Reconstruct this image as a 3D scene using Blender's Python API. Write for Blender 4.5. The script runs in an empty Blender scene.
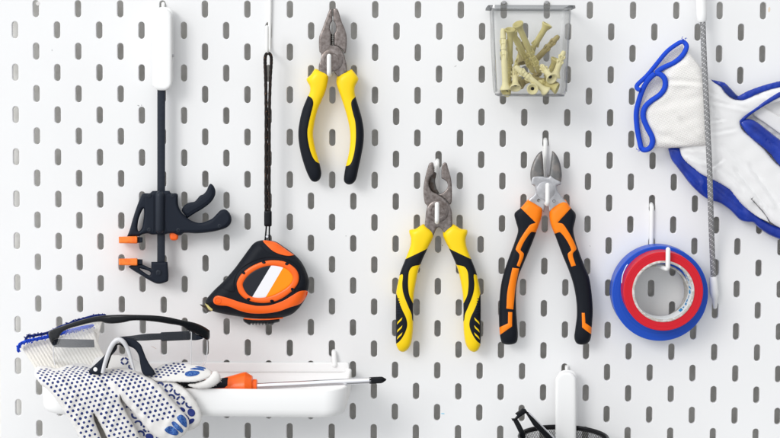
import bpy, math, random
import numpy as np
from mathutils import Vector, Matrix
from mathutils.geometry import delaunay_2d_cdt
random.seed(7); rng = np.random.default_rng(5)
S = bpy.context.scene
C = S.collection

# ---------------------------------------------------------------- camera
FPX, CX, CY = 1400.0, 390.0, 140.0          # focal length and optical centre in photo pixels (780x438)
RX, RY, RZ, TX, TY, TD = 0.0505255, 0.0303813, 0.0042377, 5.41137, 78.02848, 1318.14086
def _rot(rx, ry, rz):
    cX, sX, cY, sY, cZ, sZ = math.cos(rx), math.sin(rx), math.cos(ry), math.sin(ry), math.cos(rz), math.sin(rz)
    return (np.array([[cZ,-sZ,0],[sZ,cZ,0],[0,0,1]]) @ np.array([[1,0,0],[0,cX,-sX],[0,sX,cX]])
            @ np.array([[cY,0,sY],[0,1,0],[-sY,0,cY]]))
R_ = _rot(RX, RY, RZ)
CAMB = -R_.T @ np.array([TX, TY, TD])       # board frame in mm: x right, y down, z into the wall
def b2w(b):
    b = np.asarray(b, float)
    return np.stack([b[...,0], b[...,2], -b[...,1]], -1) / 1000.0
cam_data = bpy.data.cameras.new('camera'); cam = bpy.data.objects.new('camera', cam_data); C.objects.link(cam)
ax = [b2w(R_[k]) * 1000 for k in range(3)]
M = Matrix.Identity(4)
for r in range(3):
    M[r][0] = ax[0][r]; M[r][1] = -ax[1][r]; M[r][2] = -ax[2][r]; M[r][3] = b2w(CAMB)[r]
cam.matrix_world = M
cam_data.sensor_width = 36; cam_data.sensor_fit = 'HORIZONTAL'
cam_data.lens = FPX / 780 * 36
cam_data.shift_x = 0; cam_data.shift_y = (CY - 219) / 780
cam_data.clip_start = 0.01; cam_data.clip_end = 50
S.camera = cam

# ---------------------------------------------------------------- light
w = bpy.data.worlds.new('World'); S.world = w; w.use_nodes = True
nt = w.node_tree; bg = nt.nodes['Background']; bg.inputs[0].default_value = (0.965, 0.985, 1, 1)
tcw = nt.nodes.new('ShaderNodeTexCoord'); dot = nt.nodes.new('ShaderNodeVectorMath'); dot.operation = 'DOT_PRODUCT'
dot.inputs[1].default_value = (-0.66, -0.25, 0.71); nt.links.new(tcw.outputs['Generated'], dot.inputs[0])
mrw = nt.nodes.new('ShaderNodeMapRange'); mrw.interpolation_type = 'SMOOTHSTEP'
for k_, v_ in (('From Min', -0.7), ('From Max', 0.95), ('To Min', 0.26), ('To Max', 1.50)): mrw.inputs[k_].default_value = v_
nt.links.new(dot.outputs['Value'], mrw.inputs['Value']); nt.links.new(mrw.outputs['Result'], bg.inputs[1])
def area(name, loc, target, size, power, col):
    l = bpy.data.lights.new(name, 'AREA'); l.shape = 'RECTANGLE'; l.size, l.size_y = size; l.energy = power; l.color = col
    o = bpy.data.objects.new(name, l); C.objects.link(o); o.location = loc
    d = Vector(target) - Vector(loc); o.rotation_euler = d.to_track_quat('-Z', 'Y').to_euler()
    return o
area('window_light', (-3.9, -5.4, 3.1), (0.1, 0, 0), (2.6, 2.6), 205, (1, 0.985, 0.965))
S.view_settings.view_transform = 'Standard'; S.view_settings.look = 'None'
S.view_settings.exposure = 0.0; S.view_settings.gamma = 1
S.cycles.max_bounces = 14; S.cycles.diffuse_bounces = 12; S.cycles.transmission_bounces = 12; S.cycles.transparent_max_bounces = 24
S.cycles.use_denoising = True

# ---------------------------------------------------------------- pixel ray to the board frame
def at(p, d):
    """photo pixel(s) -> board-frame mm on the plane d mm in front of the board"""
    p = np.asarray(p, float); d = np.broadcast_to(np.asarray(d, float), p.shape[:-1])
    v = np.stack([(p[...,0]-CX)/FPX, (p[...,1]-CY)/FPX, np.ones(p.shape[:-1])], -1) @ R_
    t = (-d - CAMB[2]) / v[...,2]
    return CAMB + v * t[..., None]
def W(px, py, d): return Vector(b2w(at((px, py), d)))

# ---------------------------------------------------------------- materials
def mat(name, col, rough=0.5, metal=0.0, var=0.0, vscale=60, bump=0.0, bscale=300, col2=None, spec=0.28, coat=0.0, sub=0.0, mscale=None, mthr=(0.45,0.6), detail=5):
    m = bpy.data.materials.new(name); m.use_nodes = True; nt = m.node_tree; b = nt.nodes['Principled BSDF']
    b.inputs['Base Color'].default_value = (*col, 1); b.inputs['Roughness'].default_value = rough
    b.inputs['Metallic'].default_value = metal; b.inputs['Specular IOR Level'].default_value = spec
    b.inputs['Coat Weight'].default_value = coat; b.inputs['Coat Roughness'].default_value = 0.15
    if sub: 
        b.inputs['Subsurface Weight'].default_value = sub; b.inputs['Subsurface Radius'].default_value = (0.002,0.0017,0.0014); b.inputs['Subsurface Scale'].default_value = 1
    geo = nt.nodes.new('ShaderNodeNewGeometry')
    if col2 is not None:
        n = nt.nodes.new('ShaderNodeTexNoise'); n.inputs['Scale'].default_value = mscale or vscale; n.inputs['Detail'].default_value = detail
        nt.links.new(geo.outputs['Position'], n.inputs['Vector'])
        r = nt.nodes.new('ShaderNodeMapRange'); r.inputs['From Min'].default_value = mthr[0]; r.inputs['From Max'].default_value = mthr[1]
        nt.links.new(n.outputs['Fac'], r.inputs['Value'])
        x = nt.nodes.new('ShaderNodeMix'); x.data_type = 'RGBA'; x.inputs['A'].default_value = (*col, 1); x.inputs['B'].default_value = (*col2, 1)
        nt.links.new(r.outputs['Result'], x.inputs['Factor']); nt.links.new(x.outputs['Result'], b.inputs['Base Color'])
    if var:
        n = nt.nodes.new('ShaderNodeTexNoise'); n.inputs['Scale'].default_value = vscale; n.inputs['Detail'].default_value = 6
        nt.links.new(geo.outputs['Position'], n.inputs['Vector'])
        r = nt.nodes.new('ShaderNodeMapRange'); r.inputs['From Min'].default_value = .3; r.inputs['From Max'].default_value = .7
        r.inputs['To Min'].default_value = max(0, rough-var); r.inputs['To Max'].default_value = rough+var
        nt.links.new(n.outputs['Fac'], r.inputs['Value']); nt.links.new(r.outputs['Result'], b.inputs['Roughness'])
    if bump:
        n = nt.nodes.new('ShaderNodeTexNoise'); n.inputs['Scale'].default_value = bscale; n.inputs['Detail'].default_value = 4
        nt.links.new(geo.outputs['Position'], n.inputs['Vector'])
        bp = nt.nodes.new('ShaderNodeBump'); bp.inputs['Strength'].default_value = 1.0; bp.inputs['Distance'].default_value = bump/1000
        nt.links.new(n.outputs['Fac'], bp.inputs['Height']); nt.links.new(bp.outputs['Normal'], b.inputs['Normal'])
    return m
def knit(name, col, ang, pitch, amp=0.25, rough=0.95, col2=None, pitch2=None, sub=0.0, fuzz=0.15):
    """cloth: two crossing sets of ridges in the wall plane plus fuzz"""
    m = mat(name, col, rough, spec=0.2, sub=sub); nt = m.node_tree; b = nt.nodes['Principled BSDF']
    b.inputs['Sheen Weight'].default_value = 0.3
    geo = nt.nodes.new('ShaderNodeNewGeometry')
    def ridge(a, p):
        d = nt.nodes.new('ShaderNodeVectorMath'); d.operation = 'DOT_PRODUCT'
        d.inputs[1].default_value = (math.cos(a)/p*6283.2, 0.25/p*6283.2, math.sin(a)/p*6283.2)
        nt.links.new(geo.outputs['Position'], d.inputs[0])
        s = nt.nodes.new('ShaderNodeMath'); s.operation = 'SINE'; nt.links.new(d.outputs['Value'], s.inputs[0]); return s
    s1 = ridge(ang, pitch); s2 = ridge(ang+math.pi/2, pitch2 or pitch)
    ad = nt.nodes.new('ShaderNodeMath'); ad.operation = 'ADD'; nt.links.new(s1.outputs[0], ad.inputs[0]); nt.links.new(s2.outputs[0], ad.inputs[1])
    n = nt.nodes.new('ShaderNodeTexNoise'); n.inputs['Scale'].default_value = 900; nt.links.new(geo.outputs['Position'], n.inputs['Vector'])
    mu = nt.nodes.new('ShaderNodeMath'); mu.operation = 'MULTIPLY_ADD'; mu.inputs[1].default_value = fuzz*20; nt.links.new(n.outputs['Fac'], mu.inputs[0]); nt.links.new(ad.outputs[0], mu.inputs[2])
    bp = nt.nodes.new('ShaderNodeBump'); bp.inputs['Distance'].default_value = amp/1000; bp.inputs['Strength'].default_value = 1
    nt.links.new(mu.outputs[0], bp.inputs['Height']); nt.links.new(bp.outputs['Normal'], b.inputs['Normal'])
    if col2:
        r = nt.nodes.new('ShaderNodeMapRange'); r.inputs['From Min'].default_value = -2; r.inputs['From Max'].default_value = -0.2
        nt.links.new(ad.outputs[0], r.inputs['Value'])
        x = nt.nodes.new('ShaderNodeMix'); x.data_type = 'RGBA'; x.inputs['A'].default_value = (*col2, 1); x.inputs['B'].default_value = (*col, 1)
        nt.links.new(r.outputs['Result'], x.inputs['Factor']); nt.links.new(x.outputs['Result'], b.inputs['Base Color'])
    return m
def clear(name, tint=(0.95,0.96,0.96), gloss=0.06, rough=0.03, edge=0.35, dark=0.45):
    m = bpy.data.materials.new(name); m.use_nodes = True; nt = m.node_tree; nt.nodes.clear()
    out = nt.nodes.new('ShaderNodeOutputMaterial'); tr = nt.nodes.new('ShaderNodeBsdfTransparent'); tr.inputs[0].default_value = (*tint, 1)
    gl = nt.nodes.new('ShaderNodeBsdfGlossy'); gl.inputs['Roughness'].default_value = rough
    lw = nt.nodes.new('ShaderNodeLayerWeight'); lw.inputs['Blend'].default_value = 0.35
    mr = nt.nodes.new('ShaderNodeMapRange'); mr.inputs['To Min'].default_value = gloss; mr.inputs['To Max'].default_value = edge
    mx = nt.nodes.new('ShaderNodeMixShader')
    pw = nt.nodes.new('ShaderNodeMath'); pw.operation = 'POWER'; pw.inputs[1].default_value = 3.0; nt.links.new(lw.outputs['Facing'], pw.inputs[0])
    cx = nt.nodes.new('ShaderNodeMix'); cx.data_type = 'RGBA'; cx.inputs['A'].default_value = (*tint, 1); cx.inputs['B'].default_value = (*[t*dark for t in tint], 1)
    nt.links.new(pw.outputs[0], cx.inputs['Factor']); nt.links.new(cx.outputs['Result'], tr.inputs[0])
    nt.links.new(lw.outputs['Facing'], mr.inputs['Value']); nt.links.new(mr.outputs['Result'], mx.inputs[0])
    nt.links.new(tr.outputs[0], mx.inputs[1]); nt.links.new(gl.outputs[0], mx.inputs[2]); nt.links.new(mx.outputs[0], out.inputs[0])
    return m

# ---------------------------------------------------------------- object helpers
def tag(o, label=None, cat=None, group=None, kind=None):
    if label: o['label'] = label
    if cat: o['category'] = cat
    if group: o['group'] = group
    if kind: o['kind'] = kind
    return o
def thing(name, label, cat, px, py, d, group=None):
    o = bpy.data.objects.new(name, None); C.objects.link(o); o.location = W(px, py, d)
    o.empty_display_size = 0.01
    return tag(o, label, cat, group)
def mesh(name, verts, faces, m, parent=None, smooth=True, sharp=50):
    """verts in world metres"""
    off = np.array(parent_origin(parent))
    verts = np.asarray(verts, float) - off
    me = bpy.data.meshes.new(name); me.from_pydata(verts.tolist(), [], faces); me.validate(); me.update()
    o = bpy.data.objects.new(name, me); C.objects.link(o)
    if m: me.materials.append(m)
    if smooth:
        me.shade_smooth(); me.set_sharp_from_angle(angle=math.radians(sharp))
    if parent: o.parent = parent
    return o
def parent_origin(p):
    t = Vector((0,0,0))
    while p is not None: t = t + p.location; p = p.parent
    return t
def catmull(pts, closed=True, seg=1.0):
    """pts: (x,y) or (x,y,1) for a sharp corner; smooth resampled outline"""
    n = len(pts); P = [np.array(p[:2], float) for p in pts]; sh = [len(p) > 2 and p[2] for p in pts]; out = []
    rngi = range(n) if closed else range(n-1)
    for i in rngi:
        p1, p2 = P[i], P[(i+1) % n]
        p0 = P[i-1] if (closed or i > 0) else p1; p3 = P[(i+2) % n] if (closed or i+2 < n) else p2
        L = np.linalg.norm(p2-p1)
        m1 = (p2-p1) if sh[i] else (p2-p0)/ (np.linalg.norm(p2-p1)+np.linalg.norm(p1-p0)+1e-9) * L
        m2 = (p2-p1) if sh[(i+1) % n] else (p3-p1)/(np.linalg.norm(p3-p2)+L+1e-9) * L
        k = max(1, int(round(L/seg)))
        for q in range(k):
            t = q/k; out.append((2*t**3-3*t**2+1)*p1 + (t**3-2*t**2+t)*m1 + (-2*t**3+3*t**2)*p2 + (t**3-t**2)*m2)
    if not closed: out.append(P[-1])
    return np.array(out)
def seg_dist(Q, poly):
    A = poly; B = np.roll(poly, -1, 0); D = B-A; L2 = (D**2).sum(1)+1e-12
    out = np.empty(len(Q))
    for s in range(0, len(Q), 4000):
        q = Q[s:s+4000, None, :]; t = np.clip(((q-A)*D).sum(2)/L2, 0, 1)
        out[s:s+4000] = np.sqrt(((q-(A+t[...,None]*D))**2).sum(2)).min(1)
    return out
def inside(Q, poly):
    x, y = Q[:,0], Q[:,1]; r = np.zeros(len(Q), bool); n = len(poly)
    for i in range(n):
        x1, y1 = poly[i]; x2, y2 = poly[(i+1) % n]
        if y1 == y2: continue
        c = ((y1 > y) != (y2 > y)) & (x < (x2-x1)*(y-y1)/(y2-y1)+x1); r ^= c
    return r
def poisson(loops, h):
    P0 = loops[0].min(0)-2*h; P1 = loops[0].max(0)+2*h
    nx, ny = (np.ceil((P1-P0)/h).astype(int)+1)
    gx, gy = np.meshgrid(P0[0]+h*np.arange(nx), P0[1]+h*np.arange(ny))
    Q = np.c_[gx.ravel(), gy.ravel()]; msk = inside(Q, loops[0])
    for hl in loops[1:]: msk &= ~inside(Q, hl)
    msk = msk.reshape(ny, nx)
    def A(u):
        r = 4*u.copy(); r[1:] -= u[:-1]; r[:-1] -= u[1:]; r[:,1:] -= u[:,:-1]; r[:,:-1] -= u[:,1:]; return r*msk
    b = msk*(h*h*1.0); u = np.zeros_like(b); r = b.copy(); p = r.copy(); rs = (r*r).sum()
    for _ in range(400):
        Ap = A(p); al = rs/((p*Ap).sum()+1e-30); u += al*p; r -= al*Ap; n2 = (r*r).sum()
        if n2 < 1e-10*(b*b).sum(): break
        p = r+n2/rs*p; rs = n2
    def f(q):
        g = (q-P0)/h; i = np.clip(g.astype(int), 0, [nx-2, ny-2]); t = g-i
        x, y = i[:,0], i[:,1]; tx, ty = t[:,0], t[:,1]
        return u[y,x]*(1-tx)*(1-ty)+u[y,x+1]*tx*(1-ty)+u[y+1,x]*(1-tx)*ty+u[y+1,x+1]*tx*ty
    return f
class Solid:
    """an outline given real thickness: rounded or inflated towards its middle.
    base: mm in front of the board of the mid surface (number or function of px points); T: thickness in mm"""
    def __init__(s, pts, base, T, mode='bevel', r=1.5, holes=(), smooth=True, flat_back=False, bump=None, seg=1.0, edge=0.0, k=1.0, presampled=False, jit=0.0):
        s.loops = [catmull(pts, True, seg) if (smooth and not presampled) else (np.array([p[:2] for p in pts], float) if presampled else catmull([(*p[:2], 1) for p in pts], True, seg))]
        for hl in holes: s.loops.append(catmull(hl, True, seg))
        if jit:
            L0 = s.loops[0]; s.loops[0] = L0+rng.normal(0, jit, L0.shape)
        s.base = base if callable(base) else (lambda q, b=base: np.full(len(q), float(b)))
        s.T, s.mode, s.r, s.flat_back, s.bumpf, s.edge, s.k = T, mode, r, flat_back, bump, edge, k
        if mode == 'inflate': s.pf = poisson(s.loops, 0.8)
    def sdf(s, q):
        d = seg_dist(q, s.loops[0])
        for l in s.loops[1:]: d = np.minimum(d, seg_dist(q, l))
        return d
    def prof(s, q, d=None):
        if d is None: d = s.sdf(q)
        if s.mode == 'bevel':
            t = np.clip(d/s.r, 0, 1); p = np.sqrt(1-(1-t)**2)
        else:
            x = np.sqrt(np.maximum(2*s.pf(q), 0))*s.k*0.94*np.minimum(1, d/0.7)**0.25   # mm
            H = s.T/2; p = x/(1+(x/H)**4)**0.25/H
        return s.edge+(1-s.edge)*p
    def front(s, q, d=None):
        if d is None: d = s.sdf(q)
        p = s.prof(q, d); z = s.base(q)+p*s.T/2
        if s.bumpf is not None: z = z+s.bumpf(q)*np.minimum(1, d/3)
        return z
    def back(s, q, d=None):
        return s.base(q)-(s.T/2 if s.flat_back else s.T/2*s.prof(q, d))
def ring_pts(poly, dist):
    t = np.roll(poly, -1, 0)-np.roll(poly, 1, 0); L = np.hypot(t[:,0], t[:,1])+1e-9
    n = np.c_[-t[:,1], t[:,0]]/L[:,None]
    return [poly+n*dist, poly-n*dist]
def build(sol, name, m, parent, regions=(), step=1.8, sharp=50, merge_edge=True):
    """regions: (name, outline px, material, lift mm); the first material covers what no region claims"""
    loops = sol.loops; V = []; E = []
    def add(poly):
        s = len(V); V.extend(poly.tolist()); n = len(poly); E.extend([(s+i, s+(i+1) % n) for i in range(n)])
    for l in loops: add(l)
    regs = []
    for rg in regions:
        poly = catmull(rg[1], True, 1.0); regs.append(poly); add(poly)
    nb = len(V)
    rds = [0.12*sol.r, 0.4*sol.r, sol.r] if sol.mode == 'bevel' else [0.25, 0.8, 1.7]
    if sol.r > 3 and sol.mode == 'bevel': rds = [0.05*sol.r, 0.2*sol.r, 0.5*sol.r, sol.r]
    Q = []
    for rd in rds:
        for l in loops:
            for rp in ring_pts(l, rd):
                ok = inside(rp, loops[0])
                for h in loops[1:]: ok &= ~inside(rp, h)
                rp = rp[ok]
                if len(rp): rp = rp[sol.sdf(rp) > rd*0.93]; Q.append(rp)
    lo, hi = loops[0].min(0), loops[0].max(0)
    xs = np.arange(lo[0], hi[0], step); ys = np.arange(lo[1], hi[1], step*0.87)
    g = np.array([(x+(k % 2)*step/2, y) for k, y in enumerate(ys) for x in xs]).reshape(-1, 2)
    if len(g):
        ok = inside(g, loops[0])
        for h in loops[1:]: ok &= ~inside(g, h)
        g = g[ok]
        if len(g): g = g[sol.sdf(g) > rds[-1]+step*0.45]; Q.append(g)
    if regs and Q:
        allq = np.concatenate(Q); keep = np.ones(len(allq), bool)
        for rp in regs: keep &= seg_dist(allq, rp) > 0.3
        Q = [allq[keep]]
    for q in Q: V.extend(q.tolist())
    vo, eo, fo, *_ = delaunay_2d_cdt([Vector(v) for v in V], E, [], 0, 1e-4)
    P = np.array([tuple(v) for v in vo]); F = np.array([f for f in fo if len(f) == 3])
    cen = P[F].mean(1); ok = inside(cen, loops[0])
    for h in loops[1:]: ok &= ~inside(cen, h)
    F = F[ok]; cen = cen[ok]
    a = P[F[:,1]]-P[F[:,0]]; b_ = P[F[:,2]]-P[F[:,0]]; cr = a[:,0]*b_[:,1]-a[:,1]*b_[:,0]
    F = F[np.abs(cr) > 1e-7]; cen = cen[np.abs(cr) > 1e-7]; cr = cr[np.abs(cr) > 1e-7]
    F[cr < 0] = F[cr < 0][:, ::-1]
    reg = np.zeros(len(F), int)
    for k, rp in enumerate(regs): reg[inside(cen, rp)] = k+1
    d = sol.sdf(P); onb = d < 0.02; d[onb] = 0
    zf = sol.front(P, d); zb = sol.back(P, d)
    res = []
    from collections import Counter
    cnt = {}
    for fi, f in enumerate(F):
        for k in range(3):
            e = (f[k], f[(k+1) % 3]); key = (min(e), max(e)); cnt.setdefault(key, []).append((fi, e))
    mats = [m]+[r[2] for r in regions]; names = [name]+[r[0] for r in regions]; lifts = [0]+[r[3] for r in regions]
    wf_all = b2w(at(P, zf)); wb_all = b2w(at(P, zb))
    for k in range(len(mats)):
        fs = F[reg == k]
        if not len(fs): continue
        zz = zf
        if lifts[k]:
            dd = seg_dist(P, regs[k-1]); lf = lifts[k]*np.sqrt(1-(1-np.clip(dd/0.9, 0, 1))**2)
            zz = zf+lf*(~onb | (dd > .5)); wf = b2w(at(P, zz))
        else: wf = wf_all
        used = np.unique(fs); idx = -np.ones(len(P), int); idx[used] = np.arange(len(used)); n = len(used)
        verts = np.concatenate([wf[used], wb_all[used]]); faces = [tuple(idx[f][::-1]) for f in fs]+[tuple(idx[f]+n) for f in fs]
        for key, lst in cnt.items():
            if len(lst) == 1 and reg[lst[0][0]] == k:
                a_, b2 = lst[0][1]; faces.append((idx[a_], idx[b2], idx[b2]+n, idx[a_]+n))
        # fuse coincident front/back rim vertices
        remap = np.arange(2*n); close = np.linalg.norm(verts[:n]-verts[n:], axis=1) < 2e-5
        remap[n:][close] = np.arange(n)[close]
        ff = []
        for f in faces:
            g_ = []
            for v in f:
                v = remap[v]
                if v not in g_: g_.append(v)
            if len(g_) > 2: ff.append(tuple(int(v) for v in g_))
        par = parent if k == 0 or parent is not None else None
        o = mesh(names[k], verts, ff, mats[k], par, sharp=sharp); res.append(o)
    return res
def solid(name, pts, m, parent, base, T, step=1.8, regions=(), sharp=50, **kw):
    s = Solid(pts, base, T, **kw); o = build(s, name, m, parent, regions, step, sharp); return s, o[0]
def patch(sol, name, pts, m, parent, lift=0.25, step=1.5, smooth=True, depth=0.6):
    """thin raised piece lying on the front of another solid"""
    s2 = Solid(pts, lambda q: sol.front(q)+lift-depth/2, depth, 'bevel', r=0.6, smooth=smooth)
    return build(s2, name, m, parent, (), step)[0]
def frame_path(P, closed):
    n = len(P); T = np.empty_like(P)
    for i in range(n):
        a = P[(i-1) % n] if (closed or i) else P[0]; b = P[(i+1) % n] if (closed or i < n-1) else P[-1]
        T[i] = (b-a)/(np.linalg.norm(b-a)+1e-12)
    N = np.empty_like(P); v = np.array([0, 0, 1.0]) if abs(T[0][2]) < .9 else np.array([1.0, 0, 0])
    for i in range(n):
        v = v-T[i]*v.dot(T[i]); v /= np.linalg.norm(v)+1e-12; N[i] = v
    return T, N, np.cross(T, N)
def spline3(P, k=6, closed=False):
    P = np.asarray(P, float); n = len(P); out = []
    for i in range(n if closed else n-1):
        p1, p2 = P[i], P[(i+1) % n]; p0 = P[i-1] if (closed or i) else p1; p3 = P[(i+2) % n] if (closed or i+2 < n) else p2
        for q in range(k):
            t = q/k; out.append(0.5*((2*p1)+(p2-p0)*t+(2*p0-5*p1+4*p2-p3)*t*t+(3*p1-p0-3*p2+p3)*t**3))
    if not closed: out.append(P[-1])
    return np.array(out)
def tube_w(P, rad, ns=10, closed=False, flat=1.0, caps=True, round_ends=False):
    """P world metres; rad mm scalar or list; returns verts, faces"""
    P = np.asarray(P, float); n = len(P); rad = np.broadcast_to(np.asarray(rad, float)/1000, (n,)).copy()
    T, N, B = frame_path(P, closed)
    if round_ends and not closed:
        ex0 = [P[0]-T[0]*rad[0]*math.cos(a) for a in (0.15, .6, 1.1)]; r0 = [rad[0]*math.sin(a) for a in (0.15, .6, 1.1)]
        ex1 = [P[-1]+T[-1]*rad[-1]*math.cos(a) for a in (1.1, .6, .15)]; r1 = [rad[-1]*math.sin(a) for a in (1.1, .6, .15)]
        P = np.array(ex0+list(P)+ex1); rad = np.array(r0+list(rad)+r1); n = len(P)
        N = np.concatenate([[N[0]]*3, N, [N[-1]]*3]); B = np.concatenate([[B[0]]*3, B, [B[-1]]*3])
    V = []
    for i in range(n):
        for k in range(ns):
            a = 2*math.pi*k/ns; V.append(P[i]+rad[i]*(math.cos(a)*N[i]*flat+math.sin(a)*B[i]))
    F = []
    for i in range(n if closed else n-1):
        for k in range(ns):
            j = (i+1) % n; F.append((i*ns+k, i*ns+(k+1) % ns, j*ns+(k+1) % ns, j*ns+k))
    if caps and not closed:
        F.append(tuple(range(ns))[::-1]); F.append(tuple((n-1)*ns+k for k in range(ns)))
    return np.array(V), F
def tube(name, pts, rad, m, parent, ns=10, closed=False, k=6, sm=True, flat=1.0, round_ends=False):
    """pts: (px, py, depth mm)"""
    P = np.array([tuple(W(*p)) for p in pts])
    r = rad
    if sm:
        if np.ndim(rad): r = np.interp(np.linspace(0, len(pts)-1, (len(pts)-1)*k+1), range(len(pts)), rad)
        P = spline3(P, k, closed)
    V, F = tube_w(P, r, ns, closed, flat, True, round_ends)
    return mesh(name, V, F, m, parent, sharp=60)
def lathe_w(p0, axis, prof, ns=20):
    """prof: (distance along axis mm, radius mm)"""
    a = np.array(axis, float); a /= np.linalg.norm(a); u = np.cross(a, [0, 1, 0.3]); u /= np.linalg.norm(u); v = np.cross(a, u)
    V = []; F = []
    for (h, r) in prof:
        for k in range(ns):
            t = 2*math.pi*k/ns; V.append(np.array(p0)+a*h/1000+(u*math.cos(t)+v*math.sin(t))*max(r, 1e-3)/1000)
    for i in range(len(prof)-1):
        for k in range(ns): F.append((i*ns+k, (i+1)*ns+k, (i+1)*ns+(k+1) % ns, i*ns+(k+1) % ns))
    return np.array(V), F
def lathe(name, p0, axis, prof, m, parent, ns=20, sharp=40):
    V, F = lathe_w(p0, axis, prof, ns); return mesh(name, V, F, m, parent, sharp=sharp)
def joinvf(parts):
    V = []; F = []; n = 0
    for v, f in parts:
        V.append(np.asarray(v)); F += [tuple(i+n for i in x) for x in f]; n += len(v)
    return np.concatenate(V), F
OUT = np.array([0, -1.0, 0])      # out of the board, towards the viewer (world)
def ellipse(cx, cy, a, b, rot=0, n=24, start=0):
    return [(cx+a*math.cos(t)*math.cos(rot)-b*math.sin(t)*math.sin(rot), cy+a*math.cos(t)*math.sin(rot)+b*math.sin(t)*math.cos(rot)) for t in [start+2*math.pi*k/n for k in range(n)]]
def rrect(x0, y0, x1, y1, r, n=5):
    o = []
    for cx, cy, a0 in ((x1-r, y0+r, -90), (x1-r, y1-r, 0), (x0+r, y1-r, 90), (x0+r, y0+r, 180)):
        for k in range(n+1):
            a = math.radians(a0+90*k/n); o.append((cx+r*math.cos(a), cy+r*math.sin(a)))
    return o
def screw(px, py, d, r, parent, m, m2):
    p = np.array(W(px, py, d))
    lathe('screw', p, OUT, [(-1, r), (0.3, r), (0.5, r*0.85), (0.5, r*0.45), (0.1, r*0.4), (0.1, 0)], m, parent, 16)
# ---------------------------------------------------------------- palette
white_paint = mat('white_board_paint', (0.805, 0.805, 0.81), 0.5, var=0.08, vscale=25, bump=0.05, bscale=350, col2=(0.785, 0.785, 0.79), mscale=9, mthr=(0.4, 0.65), detail=8)
wall_m = mat('white_wall', (0.88, 0.87, 0.85), 0.9, bump=0.1, bscale=200, col2=(0.76, 0.75, 0.72), mscale=55, mthr=(0.42, 0.62), detail=3)  # patchy shadow behind the slots is painted in as darker colour blotches
white_pl = mat('white_plastic', (0.84, 0.84, 0.84), 0.35, var=0.05, bump=0.01, bscale=600)
hook_m = mat('white_coated_wire', (0.82, 0.82, 0.81), 0.35, coat=0.2)
navy = mat('dark_slate_plastic', (0.011, 0.015, 0.025), 0.5, spec=0.14, var=0.08, bump=0.03, bscale=1500)
navy_l = mat('dark_slate_steel', (0.018, 0.023, 0.034), 0.42, spec=0.2, metal=0.1, var=0.12, vscale=120, bump=0.02, bscale=700)
black_pl = mat('black_plastic', (0.005, 0.006, 0.008), 0.27, spec=0.2, var=0.08, bump=0.02, bscale=1200)
rubber = mat('black_rubber', (0.007, 0.009, 0.014), 0.55, spec=0.15, var=0.07, bump=0.03, bscale=1400)
orange = mat('orange_plastic', (0.92, 0.13, 0.008), 0.38, coat=0.2, var=0.05)
orange_l = mat('light_orange_plastic', (0.95, 0.23, 0.035), 0.5, var=0.05, col2=(0.85, 0.16, 0.02), mscale=150)
orange_g = mat('orange_grip', (0.95, 0.225, 0.004), 0.45, var=0.06)
yellow_o = mat('yellow_orange_label', (0.95, 0.28, 0.0), 0.35)
label_w = mat('white_label', (0.82, 0.82, 0.86), 0.35)
label_n = mat('dark_label', (0.012, 0.014, 0.022), 0.3)
yellow = mat('yellow_grip', (0.90, 0.62, 0.002), 0.42, var=0.06, coat=0.1, sub=0.0)
steel = mat('worn_steel', (0.31, 0.275, 0.265), 0.32, metal=0.85, var=0.12, vscale=350, bump=0.05, bscale=700, col2=(0.13, 0.105, 0.095), mscale=330, mthr=(0.25, 0.75), detail=12)
steel_d = mat('dark_worn_steel', (0.12, 0.115, 0.11), 0.45, metal=0.7, var=0.12, vscale=350, bump=0.12, bscale=500, col2=(0.08, 0.06, 0.05), mscale=200, detail=8)
steel_l = mat('satin_steel', (0.52, 0.52, 0.54), 0.38, metal=0.7, var=0.1, vscale=300, bump=0.03, bscale=900, col2=(0.42, 0.42, 0.44), mscale=120)
blade_m = mat('grey_blade_steel', (0.17, 0.17, 0.17), 0.4, metal=0.6, var=0.12, vscale=300, bump=0.06, bscale=700, col2=(0.24, 0.22, 0.21), mscale=120)
chrome = mat('chrome', (0.75, 0.75, 0.78), 0.14, metal=1)
blue_tape = mat('blue_tape', (0.008, 0.075, 0.53), 0.38, var=0.06)
red_tape = mat('red_tape', (0.58, 0.006, 0.018), 0.42, var=0.06)
core_m = mat('cardboard_core', (0.45, 0.42, 0.38), 0.8, bump=0.1, bscale=900, col2=(0.62, 0.61, 0.6), mscale=300)
core_w = mat('white_paper_liner', (0.78, 0.79, 0.8), 0.7)
cyan_ink = mat('blue_printed_ink', (0.01, 0.25, 0.55), 0.6)
dot_m = mat('navy_rubber_dots', (0.012, 0.028, 0.15), 0.4)
pad_m = mat('blue_rubber_pad', (0.012, 0.055, 0.27), 0.45, col2=(0.06, 0.17, 0.42), mscale=900, bump=0.25, bscale=1500)
pad_d = mat('navy_rubber_pad', (0.012, 0.025, 0.17), 0.4, bump=0.1, bscale=1200)
blue_yarn = mat('blue_yarn', (0.012, 0.065, 0.55), 0.85, bump=0.4, bscale=900)
navy_yarn = mat('navy_yarn', (0.006, 0.02, 0.16), 0.9, bump=0.4, bscale=900)
nitrile = mat('blue_nitrile', (0.004, 0.036, 0.36), 0.28, var=0.08, vscale=100, bump=0.35, bscale=260, coat=0.35, col2=(0.003, 0.02, 0.23), mscale=60, mthr=(0.35, 0.7))
nitrile_d = mat('dark_blue_nitrile', (0.003, 0.02, 0.17), 0.28, bump=0.5, bscale=160, coat=0.3)
knit_w = knit('white_fine_knit', (0.82, 0.815, 0.82), 0.6, 0.55, 0.04)
knit_c = knit('cream_cuff_knit', (0.84, 0.82, 0.80), 0.35, 1.5, 0.09, col2=(0.68, 0.655, 0.62))
cotton = knit('white_cotton_knit', (0.83, 0.81, 0.79), 0.9, 0.75, 0.07, fuzz=0.3)
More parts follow.
